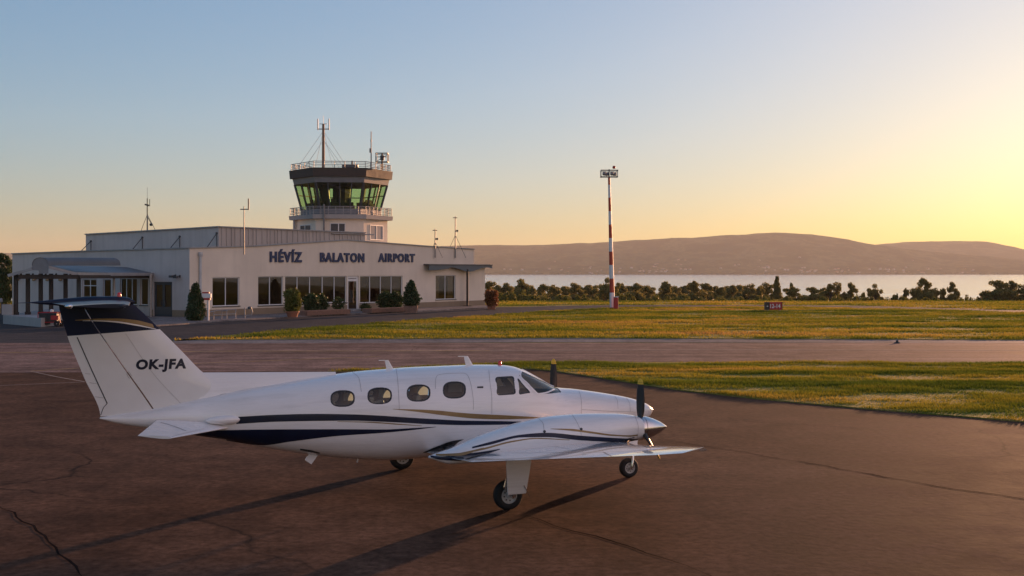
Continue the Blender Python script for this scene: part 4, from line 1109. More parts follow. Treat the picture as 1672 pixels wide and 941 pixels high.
# annex canopy at the right with its post
mb = MB(); a0, a1 = s1(691.5), s1(794)
zc = W1.px(740, 433.5)[1]; ed = .75
mb.prism([W1.P(a0, zc, .002), W1.P(a1+.1, zc, .002), W1.P(a1+.1, zc-.02, ed), W1.P(a0, zc-.02, ed)], [W1.P(a0, zc+.12, .002), W1.P(a1+.1, zc+.12, .002), W1.P(a1+.1, zc+.10, ed), W1.P(a0, zc+.10, ed)])
cn = mb.build('canopy', M['darkframe'], term)
rows = []
for i in range(25):
    k = i/24; a = a0+(a1+.1-a0)*k; dip = .42+.22*math.cos((k-.62)*11)*(1 if k > .3 else .4); rows.append([W1.P(a, zc-.012, ed-.05), W1.P(a, zc-dip, ed-.05), W1.P(a, zc-dip, ed-.10), W1.P(a, zc-.012, ed-.10)])
mb = MB(); mb.grid(rows); mb.build('valance', M['steelblue'], cn)
ap = s1(754.5, 480); mb = MB(); mb.bar(W1.P(ap, .12, ed-.08), W1.P(ap, zc-.4, ed-.08), .22); mb.box(W1.P(ap, .08, ed-.08), (.6, .6, .16), D1, N1); mb.build('canopy_post', M['wood'], cn)
# upper storey block
C0 = at(357, 443, 105.5); C0.z = 0
W3, W4 = Wall(C0, D1, N1), Wall(C0, D2, N2)
la, ztc = 0, W3.px(357, 371)[1]; e1, z1_ = W3.px(596, 381); e2, z2_ = W4.px(140, 383.5)
mb = MB(); mb.poly([W3.P(0, zr), W3.P(e1, zr), W3.P(e1, z1_), W3.P(0, ztc)]); up = mb.build('upper_front_wall', M['clad'], term, fix=False)
mb = MB(); mb.poly([W4.P(0, zr), W4.P(e2, zr), W4.P(e2, z2_), W4.P(0, ztc)]); mb.quad(W3.P(e1, zr), W3.P(e1, zr)+D2*e2, W3.P(e1, z1_)+D2*e2, W3.P(e1, z1_)); mb.quad(W4.P(e2, zr), W4.P(e2, zr)+D1*e1, W4.P(e2, z2_)+D1*e1, W4.P(e2, z2_))
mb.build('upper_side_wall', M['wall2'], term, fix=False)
mb = MB(); mb.poly([W3.P(0, ztc-.02), W3.P(e1, z1_-.02), W3.P(e1, z1_-.02)+D2*e2, W4.P(e2, z2_-.02)]); mb.build('upper_roof', M['roof'], term, fix=False)
mb = MB(); mb.bar(W3.P(0, ztc+.04), W3.P(e1, z1_+.04), .3, .10); mb.bar(W4.P(.0, ztc+.04), W4.P(e2, z2_+.04), .3, .10); mb.build('upper_coping', M['coping'], term)
mb = MB(); r = random.Random(3)
a = .35
while a < e1:
    zt2 = ztc+(z1_-ztc)*a/e1; mb.bar(W3.P(a, zr, .04), W3.P(a, zt2-.06, .04), r.uniform(.05, .10), .08, up=N1); a += r.uniform(.35, .75)
mb.build('cladding_rib', M['clad'], up)
mb = MB(); mb.tube([W3.P(e1*.74, W3.px(545, 380)[1]-.10, .12), W3.P(e1+1.2, z1_-.12, .12)], .06, 8); mb.build('roof_pipe', M['rail'], term, smooth=60)
mb = MB()
for u, v, u2, v2 in ((149, 394, 137, 411), (233, 388, 221, 407), (294, 386.5, 284, 405), (354.5, 381, 340, 404)):
    a, z = W4.px(u, v); p = W4.P(a, z, .03); q = W4.P(a+.4, zr+.12, 1.3)
    mb = MB(); mb.bar(p, q, .06); mb.lathe([(.09, -.08), (.09, .08), (0, .08)], p, N2, 8); mb.bar(p+N2*.02, W4.P(a, zr+.1, .04), .05); mb.build('roof_brace', M['darkframe'], term)
# porch on the left: raised deck, timber posts, tin roofs
bl = gnd(5, 529); br = gnd(67, 534.5); fl = br.y/F
deckz = at(36, 515, bl.y).z
mb = MB(); q = [bl, br, br+Vector((1.5, 14, 0)), bl+Vector((-2.5, 16, 0))]
mb.prism([Vector((p.x, p.y, 0)) for p in q], [Vector((p.x, p.y, deckz)) for p in q]); mb.build('porch_deck', M['concrete'], term)
mb = MB(); yl = bl.y+.6
lw0, lw1 = at(4, 515, yl), at(21, 515, yl); zt3 = at(10, 497.5, yl).z
mb.box(((lw0.x+lw1.x)/2, yl, (deckz+zt3)/2+.01), (lw1.x-lw0.x, .25, zt3-deckz)); mb.build('porch_parapet', M['concrete'], term)
for i, (u, v) in enumerate(((26, 513.5), (45.5, 514.5), (66.5, 516), (83.5, 513), (107, 511), (128.5, 508))):
    Y = bl.y+.9+i*.45; p = at(u, v, Y); zt4 = at(u, 447, Y).z; mb = MB()
    zb4 = deckz+.002 if i < 3 else 0.02
    mb.bar((p.x, Y, zb4), (p.x, Y, zt4), .24); mb.bar((p.x, Y, zt4-.5), (p.x+.4, Y, zt4), .1); mb.box((p.x, Y, zb4+.1), (.32, .32, .2)); mb.build('porch_post', M['wood'] if i < 5 else M['darkframe'], term)
for u in (186, 246):
    Y = bl.y+8.2 if u < 200 else bl.y+11; p = at(u, 500, Y); zt4 = at(u, 447, Y).z; mb = MB(); mb.tube([(p.x, Y, .02), (p.x, Y, zt4)], .10, 10); mb.build('porch_post', M['rail'], term, smooth=60)
Yf = bl.y+.3
# left slope of the porch roof, ridge vault and right slope
a = [at(13, 448, Yf), at(52, 437, Yf), at(60, 437, Yf+14), at(30, 443, Yf+14)]
b = [at(80, 434, Yf), at(125, 445.5, Yf+1.0), at(261, 446, Yf+13.2), at(214, 436.5, Yf+14.5), at(92, 433.3, Yf+6)]
mb = MB(); th_ = Vector((0, 0, .16))
mb.prism([p-th_ for p in a], a); mb.prism([p-th_ for p in b], b); pr = mb.build('porch_roof', M['steelblue'], term)
mb = MB(); mb.bar(b[1]-UP*.1, b[2]-UP*.1, .16, .24); mb.bar(b[0]-UP*.1, b[1]-UP*.1, .1, .2); mb.bar(a[0]-UP*.1, a[1]-UP*.1, .1, .2); mb.build('gutter', M['coping'], pr)
rows = []
pl, pr_ = at(52, 440, Yf), at(79, 440, Yf); wv = pr_-pl; dv = at(197, 434, Yf+4.5)-at(79, 434, Yf)
for i in range(13):
    a_ = math.pi*i/12; p0 = pl+wv*(.5-.5*math.cos(a_)); p0.z = at(60, 434, Yf).z+(at(60, 420.5, Yf).z-at(60, 434, Yf).z)*math.sin(a_)**.8
    rows.append([p0+dv*k for k in np.linspace(0, 1, 12)])
for rr in rows:
    for k, p in enumerate(rr): p.z += (at(130, 420.5, Yf+8).z-at(60, 420.5, Yf).z)*k/11*0
mb = MB(); mb.grid(rows); vault = mb.build('porch_vault', M['steelblue'], pr, smooth=60)
mb = MB(); fr_ = [r_[0] for r_ in rows]; mb.poly([p+Vector((0, .05, 0)) for p in fr_]+[at(79, 447, Yf+.05), at(64, 447, Yf+.05), at(63, 442, Yf+.05), at(53, 441, Yf+.05)]); mb.build('gable_panel', M['cabgrey'], pr)
mb = MB(); q = [at(30, 446.5, Yf+.2), at(128, 446.5, Yf+.9)]; mb.bar(q[0]-UP*.25, q[1]-UP*.25, .2, .3); q2 = at(250, 447, Yf+12.8); mb.bar(q[1]-UP*.25, q2-UP*.25, .2, .25); mb.build('porch_beam', M['wood'], pr)
# sidewalk
SW = [W1.P(sB+.8, 0, -.2), W1.P(-.2, 0, -.05), W1.P(-.2, 0)+D2*9, W1.P(0, 0)+D2*9+N2*5.2]
fr = [gnd(u, v) for u, v in ((255, 533.5), (300, 530.5), (332, 527.5), (450, 520.5), (560, 514.5), (700, 508.8), (800, 503.6))]
mb = MB(); q = SW+fr; mb.prism([Vector((p.x, p.y, 0)) for p in q], [Vector((p.x, p.y, .10)) for p in q]); tag(mb.build('sidewalk', M['pave']), kind='structure')
mb = MB(); wbox(mb, W1, o_door[0]-.8, o_door[1]+.8, .10, .24, .035, 1.3); mb.build('doorstep', M['concrete'], term)
# lettering on the front
sign = thing('name_sign', 'dark blue raised letters reading HÉVÍZ BALATON AIRPORT on the gabled front', 'sign', W1.P(s1(560), 4.3))
for wd_, u0, u1, v0, v1 in (('HÉVÍZ', 440, 492.5, 407, 428.5), ('BALATON', 522, 594, 413, 428.5), ('AIRPORT', 617, 676.5, 414, 428.5)):
    me = text_mesh(wd_, 1, .03, .042, 0, 1.2)
    a, b = s1(u0, 420), s1(u1, 420); um = (u0+u1)/2; zb, zt5 = W1.px(um, v1)[1], W1.px(um, v0)[1]
    fit_text(me, b-a, zt5-zb); off = sign.location
    for v in me.vertices: v.co = W1.P(a+v.co.x, zb+v.co.y, .05+(v.co.z)*2.0)-off
    link_mesh('lettering', me, M['bluepaint'], sign)

# ================================================================== CONTROL TOWER
TC = at(557, 443, 133); TC.z = 0
tower = thing('control_tower', 'hexagonal airport control tower with green glass cab and two railed decks', 'tower', TC)
def hexp(Rr, z, rot=-84): return [TC+Vector((Rr*math.sin(R(rot+60*k)), -Rr*math.cos(R(rot+60*k)), z)) for k in range(6)]
def ring(mb, R0, z0, R1, z1):
    a, b = hexp(R0, z0), hexp(R1, z1)
    for k in range(6): mb.quad(a[k], a[(k+1) % 6], b[(k+1) % 6], b[k])
tz_ = lambda v: 3.7+(443-v)*(133-5)/F
mb = MB(); mb.prism(hexp(5.0, 0), hexp(5.0, tz_(356.5))); shaft = mb.build('shaft', M['wall'], tower)
mb = MB(); mb.prism(hexp(5.55, tz_(357)), hexp(5.62, tz_(350))); mb.build('balcony_slab', M['concrete'], tower)
mb = MB(); mb.prism(hexp(4.35, tz_(350)), hexp(4.3, tz_(340))); mb.build('cab_base', M['cabgrey'], tower)
mb = MB(); mb.prism(hexp(5.06, tz_(297)), hexp(5.22, tz_(287.5))); mb.build('cab_header', M['cabgrey'], tower)
mb = MB(); mb.prism(hexp(5.50, tz_(287.5)), hexp(5.58, tz_(273.5))); mb.build('cab_roof', M['slab'], tower)
zg0, zg1 = tz_(340), tz_(297); Rg0, Rg1 = 4.22, 4.98
lo, hi = hexp(Rg0, zg0), hexp(Rg1, zg1); mb = MB(); gl = MB()
for k in range(6):
    gl.quad(lo[k], lo[(k+1) % 6], hi[(k+1) % 6], hi[k]); mb.bar(lo[k], hi[k], .24)
    n_ = 3 if k % 2 == 0 else 4
    for i in range(1, n_): mb.bar(lo[k].lerp(lo[(k+1) % 6], i/n_), hi[k].lerp(hi[(k+1) % 6], i/n_), .13)
fr = mb.build('cab_frame', M['darkframe'], tower); gl.build('cab_glass', M['greenglass'], fr, fix=False)
mb = MB(); mb.prism(hexp(.9, zg0), hexp(.9, zg1)); col_ = TC+Vector((-1.3, -2.4, 0)); mb.box((col_.x, col_.y, (zg0+zg1)/2), (.85, .3, zg1-zg0)); mb.build('cab_column', M['dark'], tower)
mb = MB(); mb.prism(hexp(4.9, zg1-.12), hexp(4.95, zg1-.01)); mb.build('cab_ceiling', M['dark'], tower)
mb = MB(); a = hexp(3.6, 0)
for k in range(6):
    p, q = a[k], a[(k+1) % 6]; m_ = p.lerp(q, .5); d = (q-p).normalized(); mb.box((m_.x, m_.y, zg0+.35), (2.8, .7, .7), d, Vector((-d.y, d.x, 0)))
    for f in (.3, .55, .75): c = p.lerp(q, f); mb.box((c.x, c.y, zg0+.9), (.5, .1, .38), d, Vector((-d.y, d.x, 0)))
mb.build('console', M['dark'], tower)
# window frame lines of the far side (half height transom)
mb = MB()
for k in range(3, 6):
    mb.bar(lo[k].lerp(hi[k], .58), lo[(k+1) % 6].lerp(hi[(k+1) % 6], .58), .10)
mb.build('cab_transom', M['darkframe'], fr)
def railing(Rr, z0, z1, nr, name, per=5):
    mb = MB(); a, b = hexp(Rr, z0), hexp(Rr, z1)
    for k in range(6):
        for i in range(per): mb.bar(a[k].lerp(a[(k+1) % 6], i/per), b[k].lerp(b[(k+1) % 6], i/per), .06)
        for j in range(1, nr+1): mb.tube([a[k].lerp(b[k], j/nr), a[(k+1) % 6].lerp(b[(k+1) % 6], j/nr)], .03 if j < nr else .04, 6)
    mb.build(name, M['rail'], tower)
railing(5.35, tz_(273.5), tz_(263), 4, 'roof_railing'); railing(5.45, tz_(350), tz_(337), 5, 'balcony_railing', 7)
def tower_window(k, f0, f1, v0, v1, mull):
    p, q = hexp(5.0, 0)[k], hexp(5.0, 0)[(k+1) % 6]; d = (q-p).normalized(); n = Vector((d.y, -d.x, 0)); ln = (q-p).length
    W = Wall(p, d, n); mb = MB(); a, b = f0*ln, f1*ln; c, e = tz_(v1), tz_(v0)
    for x, y in ((a, a+.08), (b-.08, b)): wbox(mb, W, x, y, c, e, .003, .06)
    wbox(mb, W, a+.08, b-.08, c, c+.08, .003, .06); wbox(mb, W, a+.08, b-.08, e-.08, e, .003, .06)
    for m_ in mull: wbox(mb, W, a+(b-a)*m_-.05, a+(b-a)*m_+.05, c+.08, e-.08, .003, .05)
    fr = mb.build('window', M['frame'], shaft); mb = MB(); wbox(mb, W, a+.05, b-.05, c+.05, e-.05, .002, .02); mb.build('blind' if k == 2 else 'pane', M['concrete'] if k == 2 else M['darkframe'], fr)
tower_window(0, .28, .80, 366, 380, [.45]); tower_window(1, .30, .62, 364, 392, [.55]); tower_window(2, .25, .80, 366, 391, [.5])
mb = MB(); pp = hexp(5.3, 0)[0].lerp(hexp(5.3, 0)[1], .12); mb.tube([(pp.x, pp.y, 4), (pp.x, pp.y, tz_(356))], .14, 10); mb.build('drain_pipe', M['concrete'], tower, smooth=60)
pp = hexp(5.75, 0)[1].lerp(hexp(5.75, 0)[2], .22); mb = MB(); mb.tube([(pp.x, pp.y, 6), (pp.x, pp.y, tz_(334))], .11, 8); mb.build('vent_pipe', M['mast'], tower, smooth=60)
zroof = tz_(273.5)
def guys(mb, top, r_, z, n=3, rot=.4):
    for k in range(n):
        a = rot+2*math.pi*k/n; mb.tube([top, (top[0]+r_*math.cos(a), top[1]+r_*math.sin(a), z)], .016, 4)
mx = at(528, 272, 131); ms = thing('antenna_mast', 'guyed rust coloured mast with twin prong head on the tower roof', 'antenna', (mx.x, mx.y, zroof))
zt6 = at(528, 203, 131).z; zy = at(528, 211, 131).z
mb = MB(); mb.tube([(mx.x, mx.y, zroof), (mx.x, mx.y, zt6)], [.17, .13], 10); mb.build('mast', M['rust'], ms, smooth=60)
mb = MB(); mb.bar((mx.x-.62, mx.y, zy), (mx.x+.62, mx.y, zy), .1); 
for s in (-1, 1): mb.tube([(mx.x+s*.6, mx.y, zy-.1), (mx.x+s*.6, mx.y, zy+1.1)], .055, 6)
mb.bar((mx.x-.4, mx.y, zy+.55), (mx.x+.4, mx.y, zy+.55), .06); mb.tube([(mx.x, mx.y, zt6), (mx.x, mx.y, zt6+.9)], .02, 5); mb.build('antenna_head', M['rail'], ms)
mb = MB(); guys(mb, (mx.x, mx.y, zy-.2), 2.9, zroof+.05, 4, .5); guys(mb, (mx.x, mx.y, (zy+zroof)/2+1), 2.9, zroof+.05, 4, 1.0); mb.build('guy_wire', M['rail'], ms)
p = at(606, 272, 129.5); whip = MB(); zt7 = at(606, 215, 129.5).z; whip.tube([(p.x, p.y, zroof), (p.x, p.y, zt7)], [.07, .05], 8); whip.box((p.x-.1, p.y, at(0, 246, 129.5).z), (.16, .14, .45)); whip.box((p.x, p.y, at(0, 230, 129.5).z), (.14, .14, .2))
ws_ = thing('whip_antenna', 'thin dark whip antenna at the right side of the tower roof', 'antenna', (p.x, p.y, zroof)); whip.build('mast', M['mast'], ws_)
p = at(624, 272, 131); zc0, zc1 = at(0, 265, 131).z, at(0, 251, 131).z
cg_ = thing('antenna_cage', 'square cage antenna frame on a short pole at the tower roof corner', 'antenna', (p.x, p.y, zroof)); mb = MB()
for z in (zc0, zc1):
    for (i, j), (k, l) in ((((-1, -1)), (1, -1)), ((1, -1), (1, 1)), ((1, 1), (-1, 1)), ((-1, 1), (-1, -1))): mb.bar((p.x+i*.62, p.y+j*.62, z), (p.x+k*.62, p.y+l*.62, z), .08)
for i, j in ((-1, -1), (1, -1), (1, 1), (-1, 1)): mb.bar((p.x+i*.62, p.y+j*.62, zc0), (p.x+i*.62, p.y+j*.62, zc1), .08)
mb.bar((p.x-.6, p.y-.6, zc0), (p.x+.6, p.y+.6, zc1), .05); mb.build('cage', M['darkframe'], cg_)
mb = MB(); mb.tube([(p.x, p.y, zroof), (p.x, p.y, zc1)], .10, 8); mb.box((p.x, p.y, (zc0+zc1)/2), (.4, .3, .5)); mb.bar((p.x-.5, p.y, (zc0+zc1)/2+.1), (p.x+.5, p.y, (zc0+zc1)/2+.1), .08); mb.build('pole', M['darkframe'], cg_)
p = at(572, 268, 131.5); un = thing('roof_equipment', 'low dark equipment box with small pipes inside the tower roof railing', 'equipment', (p.x, p.y, zroof)); mb = MB()
mb.box((p.x, p.y, zroof+.3), (1.7, .8, .6)); mb.tube([(p.x+.2, p.y, zroof+.5), (p.x+.2, p.y, zroof+1.0)], .1, 8); mb.build('housing', M['darkframe'], un)
# antennas on the terminal roof
def roof_mast(u, vb, vt, Y, name, label, z0, w_=.06, kind=0):
    p = at(u, vb, Y); zt8 = at(u, vt, Y).z; t_ = thing(name, label, 'antenna', (p.x, p.y, z0)); mb = MB()
    mb.tube([(p.x, p.y, z0), (p.x, p.y, zt8)], [w_*1.2, w_*.8], 8); mb.build('mast', M['mast'], t_, smooth=60)
    h_ = zt8-z0; mb = MB()
    if kind == 0:
        mb.bar((p.x-.22, p.y, zt8-h_*.17), (p.x+.16, p.y, zt8-h_*.2), .14); mb.tube([(p.x+.22, p.y, zt8-h_*.22), (p.x+.22, p.y, zt8-h_*.02)], .03, 5); mb.tube([(p.x, p.y, zt8), (p.x, p.y, zt8+1.0)], .012, 4)
        mb.lathe([(.0, -.16), (.14, -.1), (.16, .05), (0, .12)], (p.x+.35, p.y, z0+h_*.28), n=10); mb.bar((p.x, p.y, z0+h_*.5), (p.x+.4, p.y, z0+h_*.28), .05)
    elif kind == 1:
        mb.bar((p.x-.3, p.y, zt8-.25), (p.x+.38, p.y, zt8-.25), .08); mb.tube([(p.x+.36, p.y, zt8-.3), (p.x+.36, p.y, zt8+.62)], .055, 6)
    else:
        mb.bar((p.x-.25, p.y, zt8-.15), (p.x+.2, p.y, zt8-.15), .07); mb.box((p.x+.2, p.y, zt8-h_*.35), (.22, .15, .2))
    mb.build('antenna_head', M['darkframe'], t_)
    if kind != 1:
        mb = MB(); k_ = h_*.55
        for s in (-1, 1): mb.tube([(p.x, p.y, z0+k_), (p.x+s*h_*.25, p.y+.4, z0)], .022, 5)
        mb.build('guy_wire', M['darkframe'], t_)
zup = lambda a: z2_
roof_mast(240.5, 376, 324, 112, 'guyed_antenna', 'dark guyed antenna pole standing on the upper roof block at left', 7.05)
roof_mast(398.5, 402, 337, 99.2, 'pole_antenna', 'pale pole antenna with sideways prong above the left half of the front wall', 5.05, .045, 1)
roof_mast(710.5, 402, 374, 122.5, 'short_antenna', 'short braced antenna, left one of two on the right end of the roof', 5.05, .06, 2)
roof_mast(743.5, 405, 353.5, 125.5, 'tall_antenna', 'tall braced whip antenna, right one of two on the right end of the roof', 5.05, .06, 2)

# ================================================================== THINGS IN FRONT OF THE TERMINAL
def leaf_mesh(name, pts, size, mat, n_per=1, seed=1, flat=.6):
    """many small leaf faces at the given points (numpy n x 3)"""
    r_ = np.random.default_rng(seed); P = np.repeat(np.asarray(pts, float), n_per, 0); n = len(P)
    if n_per > 1: P = P+r_.normal(0, size*.7, P.shape)
    u_ = r_.normal(size=(n, 3)); u_ /= np.linalg.norm(u_, axis=1)[:, None]
    v_ = r_.normal(size=(n, 3)); v_ -= u_*(u_*v_).sum(1)[:, None]; v_ /= np.linalg.norm(v_, axis=1)[:, None]
    s = size*r_.uniform(.6, 1.35, n)[:, None]; V = np.empty((n, 4, 3))
    V[:, 0] = P-u_*s; V[:, 1] = P-v_*s*flat; V[:, 2] = P+u_*s; V[:, 3] = P+v_*s*flat
    me = bpy.data.meshes.new(name); me.vertices.add(n*4); me.vertices.foreach_set('co', V.ravel())
    me.loops.add(n*4); me.loops.foreach_set('vertex_index', np.arange(n*4, dtype=np.int32))
    me.polygons.add(n); me.polygons.foreach_set('loop_start', np.arange(0, n*4, 4, dtype=np.int32))
    me.update(calc_edges=True); me.materials.append(mat); return me
def add(name, me, parent):
    o = bpy.data.objects.new(name, me); COL.objects.link(o); o.parent = parent; return o
def pot(parent, r_, h_, mat, square=False):
    mb = MB()
    if square: mb.prism([(-r_*.8, -r_*.8, 0), (r_*.8, -r_*.8, 0), (r_*.8, r_*.8, 0), (-r_*.8, r_*.8, 0)], [(-r_, -r_, h_), (r_, -r_, h_), (r_, r_, h_), (-r_, r_, h_)])
    else: mb.lathe([(0, 0), (r_*.72, 0), (r_*.95, h_*.8), (r_*1.08, h_*.82), (r_*1.08, h_), (r_*.95, h_), (r_*.9, h_*.93), (0, h_*.93)], n=20)
    mb.build('pot', mat, parent, smooth=40, local=True)
def potted(u, vb, vt, w_px, label, mat, shape, name='potted_shrub', z0=.10, potr=.5, potm='terra', seed=1, square=False, n=1400, leaf=.10, cat='plant'):
    p = gnd(u, vb, z0); sc = F/p.y; ht = (vb-vt)/sc; wd = w_px/sc
    t_ = thing(name, label, cat, (p.x, p.y, z0)); ph = ht*.22 if potr else 0
    if potr: pot(t_, potr, ph, M[potm], square)
    r_ = np.random.default_rng(seed); k = r_.random((n*4, 3)); P = []
    z = k[:, 0]; a = k[:, 1]*2*math.pi
    if shape == 'cone': rad = np.where(z < .28, .62+.38*np.sqrt(z/.28), np.clip((1-z)/.72, 0, 1)**.62)
    elif shape == 'ball': rad = np.sqrt(np.clip(1-(2*z-1)**2, 0, 1))*.9+.1
    else: rad = .35+.65*np.sqrt(np.clip(1-(1.6*z-.85)**2, 0, 1))
    lump = 1+.16*np.sin(a*3+z*9+seed)+.10*np.sin(a*7-z*17)
    q = (k[:, 2]**.4); rr = rad*lump*q*wd/2
    P = np.stack([np.cos(a)*rr, np.sin(a)*rr, ph*.95+z*(ht-ph)*(1+.05*np.sin(a*5+seed))], 1)[:n]
    add('foliage', leaf_mesh('foliage', P, leaf, M[mat], 2, seed), t_)
    mb = MB(); mb.tube([(0, 0, ph*.5), (0, 0, ph+ht*.35)], [.06, .03], 6); mb.build('stem', M['bark'], t_, local=True)
    return t_
potted(319.5, 523.5, 466, 30, 'tall dark conifer against the wall left of the square window', 'conifer', 'cone', 'potted_conifer', potr=.0, seed=3, n=3000, leaf=.09)
potted(477.5, 518, 474.5, 24, 'yellow green bushy shrub in a terracotta pot below the large windows', 'yshrub', 'bush', seed=4, potr=.52, n=1500)
potted(671.5, 510.5, 460, 26, 'tall dark conifer in a square brown pot at the right end of the windows', 'conifer', 'cone', 'potted_conifer', potr=.6, potm='trough', seed=5, n=2600, square=True, leaf=.09)
potted(802.5, 505.5, 475, 21, 'reddish leaved shrub in a terracotta pot beside the right end of the terminal', 'redshrub', 'bush', z0=.0, potr=.42, seed=6, n=900, square=True)
def trough(u0, u1, vb, hpx, label):
    p, q = gnd(u0, vb+1.5, .1), gnd(u1, vb-1.5, .1); m_ = (p+q)/2; d = D1; ln = abs((q-p).dot(D1)); t_ = thing('planter_trough', label, 'planter', (m_.x, m_.y, .1), math.atan2(D1.y, D1.x)); hh = hpx/(F/m_.y)
    mb = MB()
    for s in (-1, 1): mb.prism([(-ln/2, s*.45-.06, 0), (ln/2, s*.45-.06, 0), (ln/2, s*.45+.06, 0), (-ln/2, s*.45+.06, 0)], [(-ln/2, s*.52-.06, hh), (ln/2, s*.52-.06, hh), (ln/2, s*.52+.06, hh), (-ln/2, s*.52+.06, hh)])
    for s in (-1, 1): mb.box((s*ln/2, 0, hh/2), (.12, .84, hh))
    mb.build('trough', M['trough'], t_, local=True)
    mb = MB(); mb.box((0, 0, hh*.45), (ln-.15, .82, hh*.7)); mb.build('soil', M['soil'], t_, local=True); return m_, hh
trough(492, 566, 514, 7.5, 'long brown planter trough left of the entrance door'); trough(600, 665, 509.5, 6.5, 'long brown planter trough right of the entrance door')
def bushy(u, vb, vt, w_px, label, seed, mat='shrub', z0=.35, n=1300, shape='ball'):
    return potted(u, vb, vt, w_px, label, mat, shape, 'shrub', z0, 0, seed=seed, n=n)
bushy(508, 508, 482, 27, 'dark shrub in the left planter trough, nearest the yellow green shrub', 11)
bushy(525, 507, 483, 20, 'dark shrub in the left planter trough, in the middle', 12, n=900)
bushy(552.5, 506, 487, 20, 'loose thin shrub in the left planter trough, nearest the door', 13, n=240)
bushy(629, 503, 478, 26, 'dark shrub in the right planter trough, left of its pair', 14)
bushy(647, 503, 478.5, 21, 'dark shrub in the right planter trough, next to the conifer', 15, n=1100)
bushy(597, 508, 497.5, 15, 'low dark shrub just right of the white entrance door', 16, z0=.1, n=400)
# sign post, bicycle rack, stand
p = gnd(340, 523.5, .1); t_ = thing('post_sign', 'white and red box sign on a white post beside the tall conifer', 'sign', (p.x, p.y, .1))
sc = F/p.y; mb = MB(); mb.tube([(0, 0, 0), (0, 0, 44/sc)], .07, 8); mb.build('post', M['white'], t_, local=True, smooth=60)
mb = MB(); mb.box((-.12, -.02, 40.5/sc), (.68, .22, 7/sc)); pn = mb.build('panel', M['white'], t_, local=True, bevel=.02)
mb = MB(); mb.box((-.16, -.02, 45.4/sc), (.5, .24, 2.2/sc)); mb.box((-.06, -.02, 35/sc), (.46, .24, 3/sc)); mb.build('band', M['signred'], pn, local=True)
p = gnd(367, 521.5, .1); sc = F/p.y; t_ = thing('bicycle_rack', 'white tubular bicycle rack under the square window', 'bicycle rack', (p.x, p.y, .1), math.atan2(D1.y, D1.x))
mb = MB(); h_ = 15/sc
for x in (-1.1, .2, 1.1): mb.tube([(x, 0, 0), (x, 0, h_-.1), (x+.1, 0, h_)], .03, 6)
for x in (-1.1, .2): mb.tube([(x, 0, h_-.05), (x, .5, h_-.1), (x, .55, 0)], .035, 6)
mb.tube([(-1.5, 0, h_-.12), (-.6, 0, h_), (1.2, 0, h_)], .03, 6); mb.tube([(-1.1, 0, h_*.55), (1.1, 0, h_*.55)], .03, 6); mb.build('frame', M['coping'], t_, local=True, smooth=60)
p = gnd(405, 519.5, .1); sc = F/p.y; t_ = thing('hose_stand', 'small white tubular stand with dark cap below the large windows', 'stand', (p.x, p.y, .1)); h_ = 17/sc
mb = MB(); mb.tube([(-.25, 0, 0), (-.25, 0, h_), ], .04, 6); mb.tube([(-.25, 0, h_*.25), (.28, 0, h_*.28), (.33, 0, h_*.6), (.26, 0, h_*.92)], .04, 6); mb.tube([(-.25, 0, h_*.85), (.2, 0, h_*.9)], .03, 6); mb.build('frame', M['coping'], t_, local=True, smooth=60)
mb = MB(); mb.lathe([(.0, -.12), (.14, -.1), (.16, .02), (.08, .1), (0, .12)], (.12, 0, h_*.98), n=12); mb.build('cap', M['darkframe'], t_, local=True, smooth=60)
# luggage cart by the ramp
p = gnd(84, 533.5); sc = F/p.y; t_ = thing('luggage_cart', 'dark luggage cart with red frame parked beside the white ramp wall', 'cart', (p.x, p.y, 0))
mb = MB(); mb.box((-.1, 0, .62), (1.15, .7, .55)); mb.box((-.45, 0, .5), (.5, .75, .75)); mb.build('body', M['black'], t_, local=True, bevel=.03)
mb = MB()
for y in (-.38, .38): mb.tube([(-.75, y, .3), (-.75, y, .95), (.55, y, .95), (.75, y, .3), (-.75, y, .3)], .04, 6)
mb.tube([(.6, -.38, .9), (.85, -.2, 1.05), (.85, .2, 1.05), (.6, .38, .9)], .035, 6); mb.box((.35, -.36, .6), (.5, .05, .3)); mb.build('frame', M['signred'], t_, local=True)
for x, y in ((-.5, -.4), (.5, -.4), (-.5, .4), (.5, .4)):
    mb = MB(); mb.lathe([(.05, -.06), (.19, -.06), (.21, 0), (.19, .06), (.05, .06)], (x, y, .205), (0, 1, 0), 16); mb.build('wheel', M['rubber'], t_, local=True, smooth=50)
mb = MB(); mb.lathe([(0, -.1), (.12, -.06), (.13, .06), (0, .12)], (.05, -.1, 1.05), n=12); mb.build('lamp', M['white'], t_, local=True, smooth=60)
p = gnd(2, 514); t_ = thing('bollard_lamp', 'low bollard lamp at the left edge beside the ramp', 'lamp', (p.x, p.y, 0)); mb = MB(); mb.tube([(0, 0, 0), (0, 0, 1.05)], .07, 8); mb.build('post', M['darkframe'], t_, local=True)
mb = MB(); mb.lathe([(.08, 1.05), (.13, 1.1), (.13, 1.32), (.05, 1.4), (0, 1.4)], n=10); mb.build('lamp_head', M['coping'], t_, local=True)

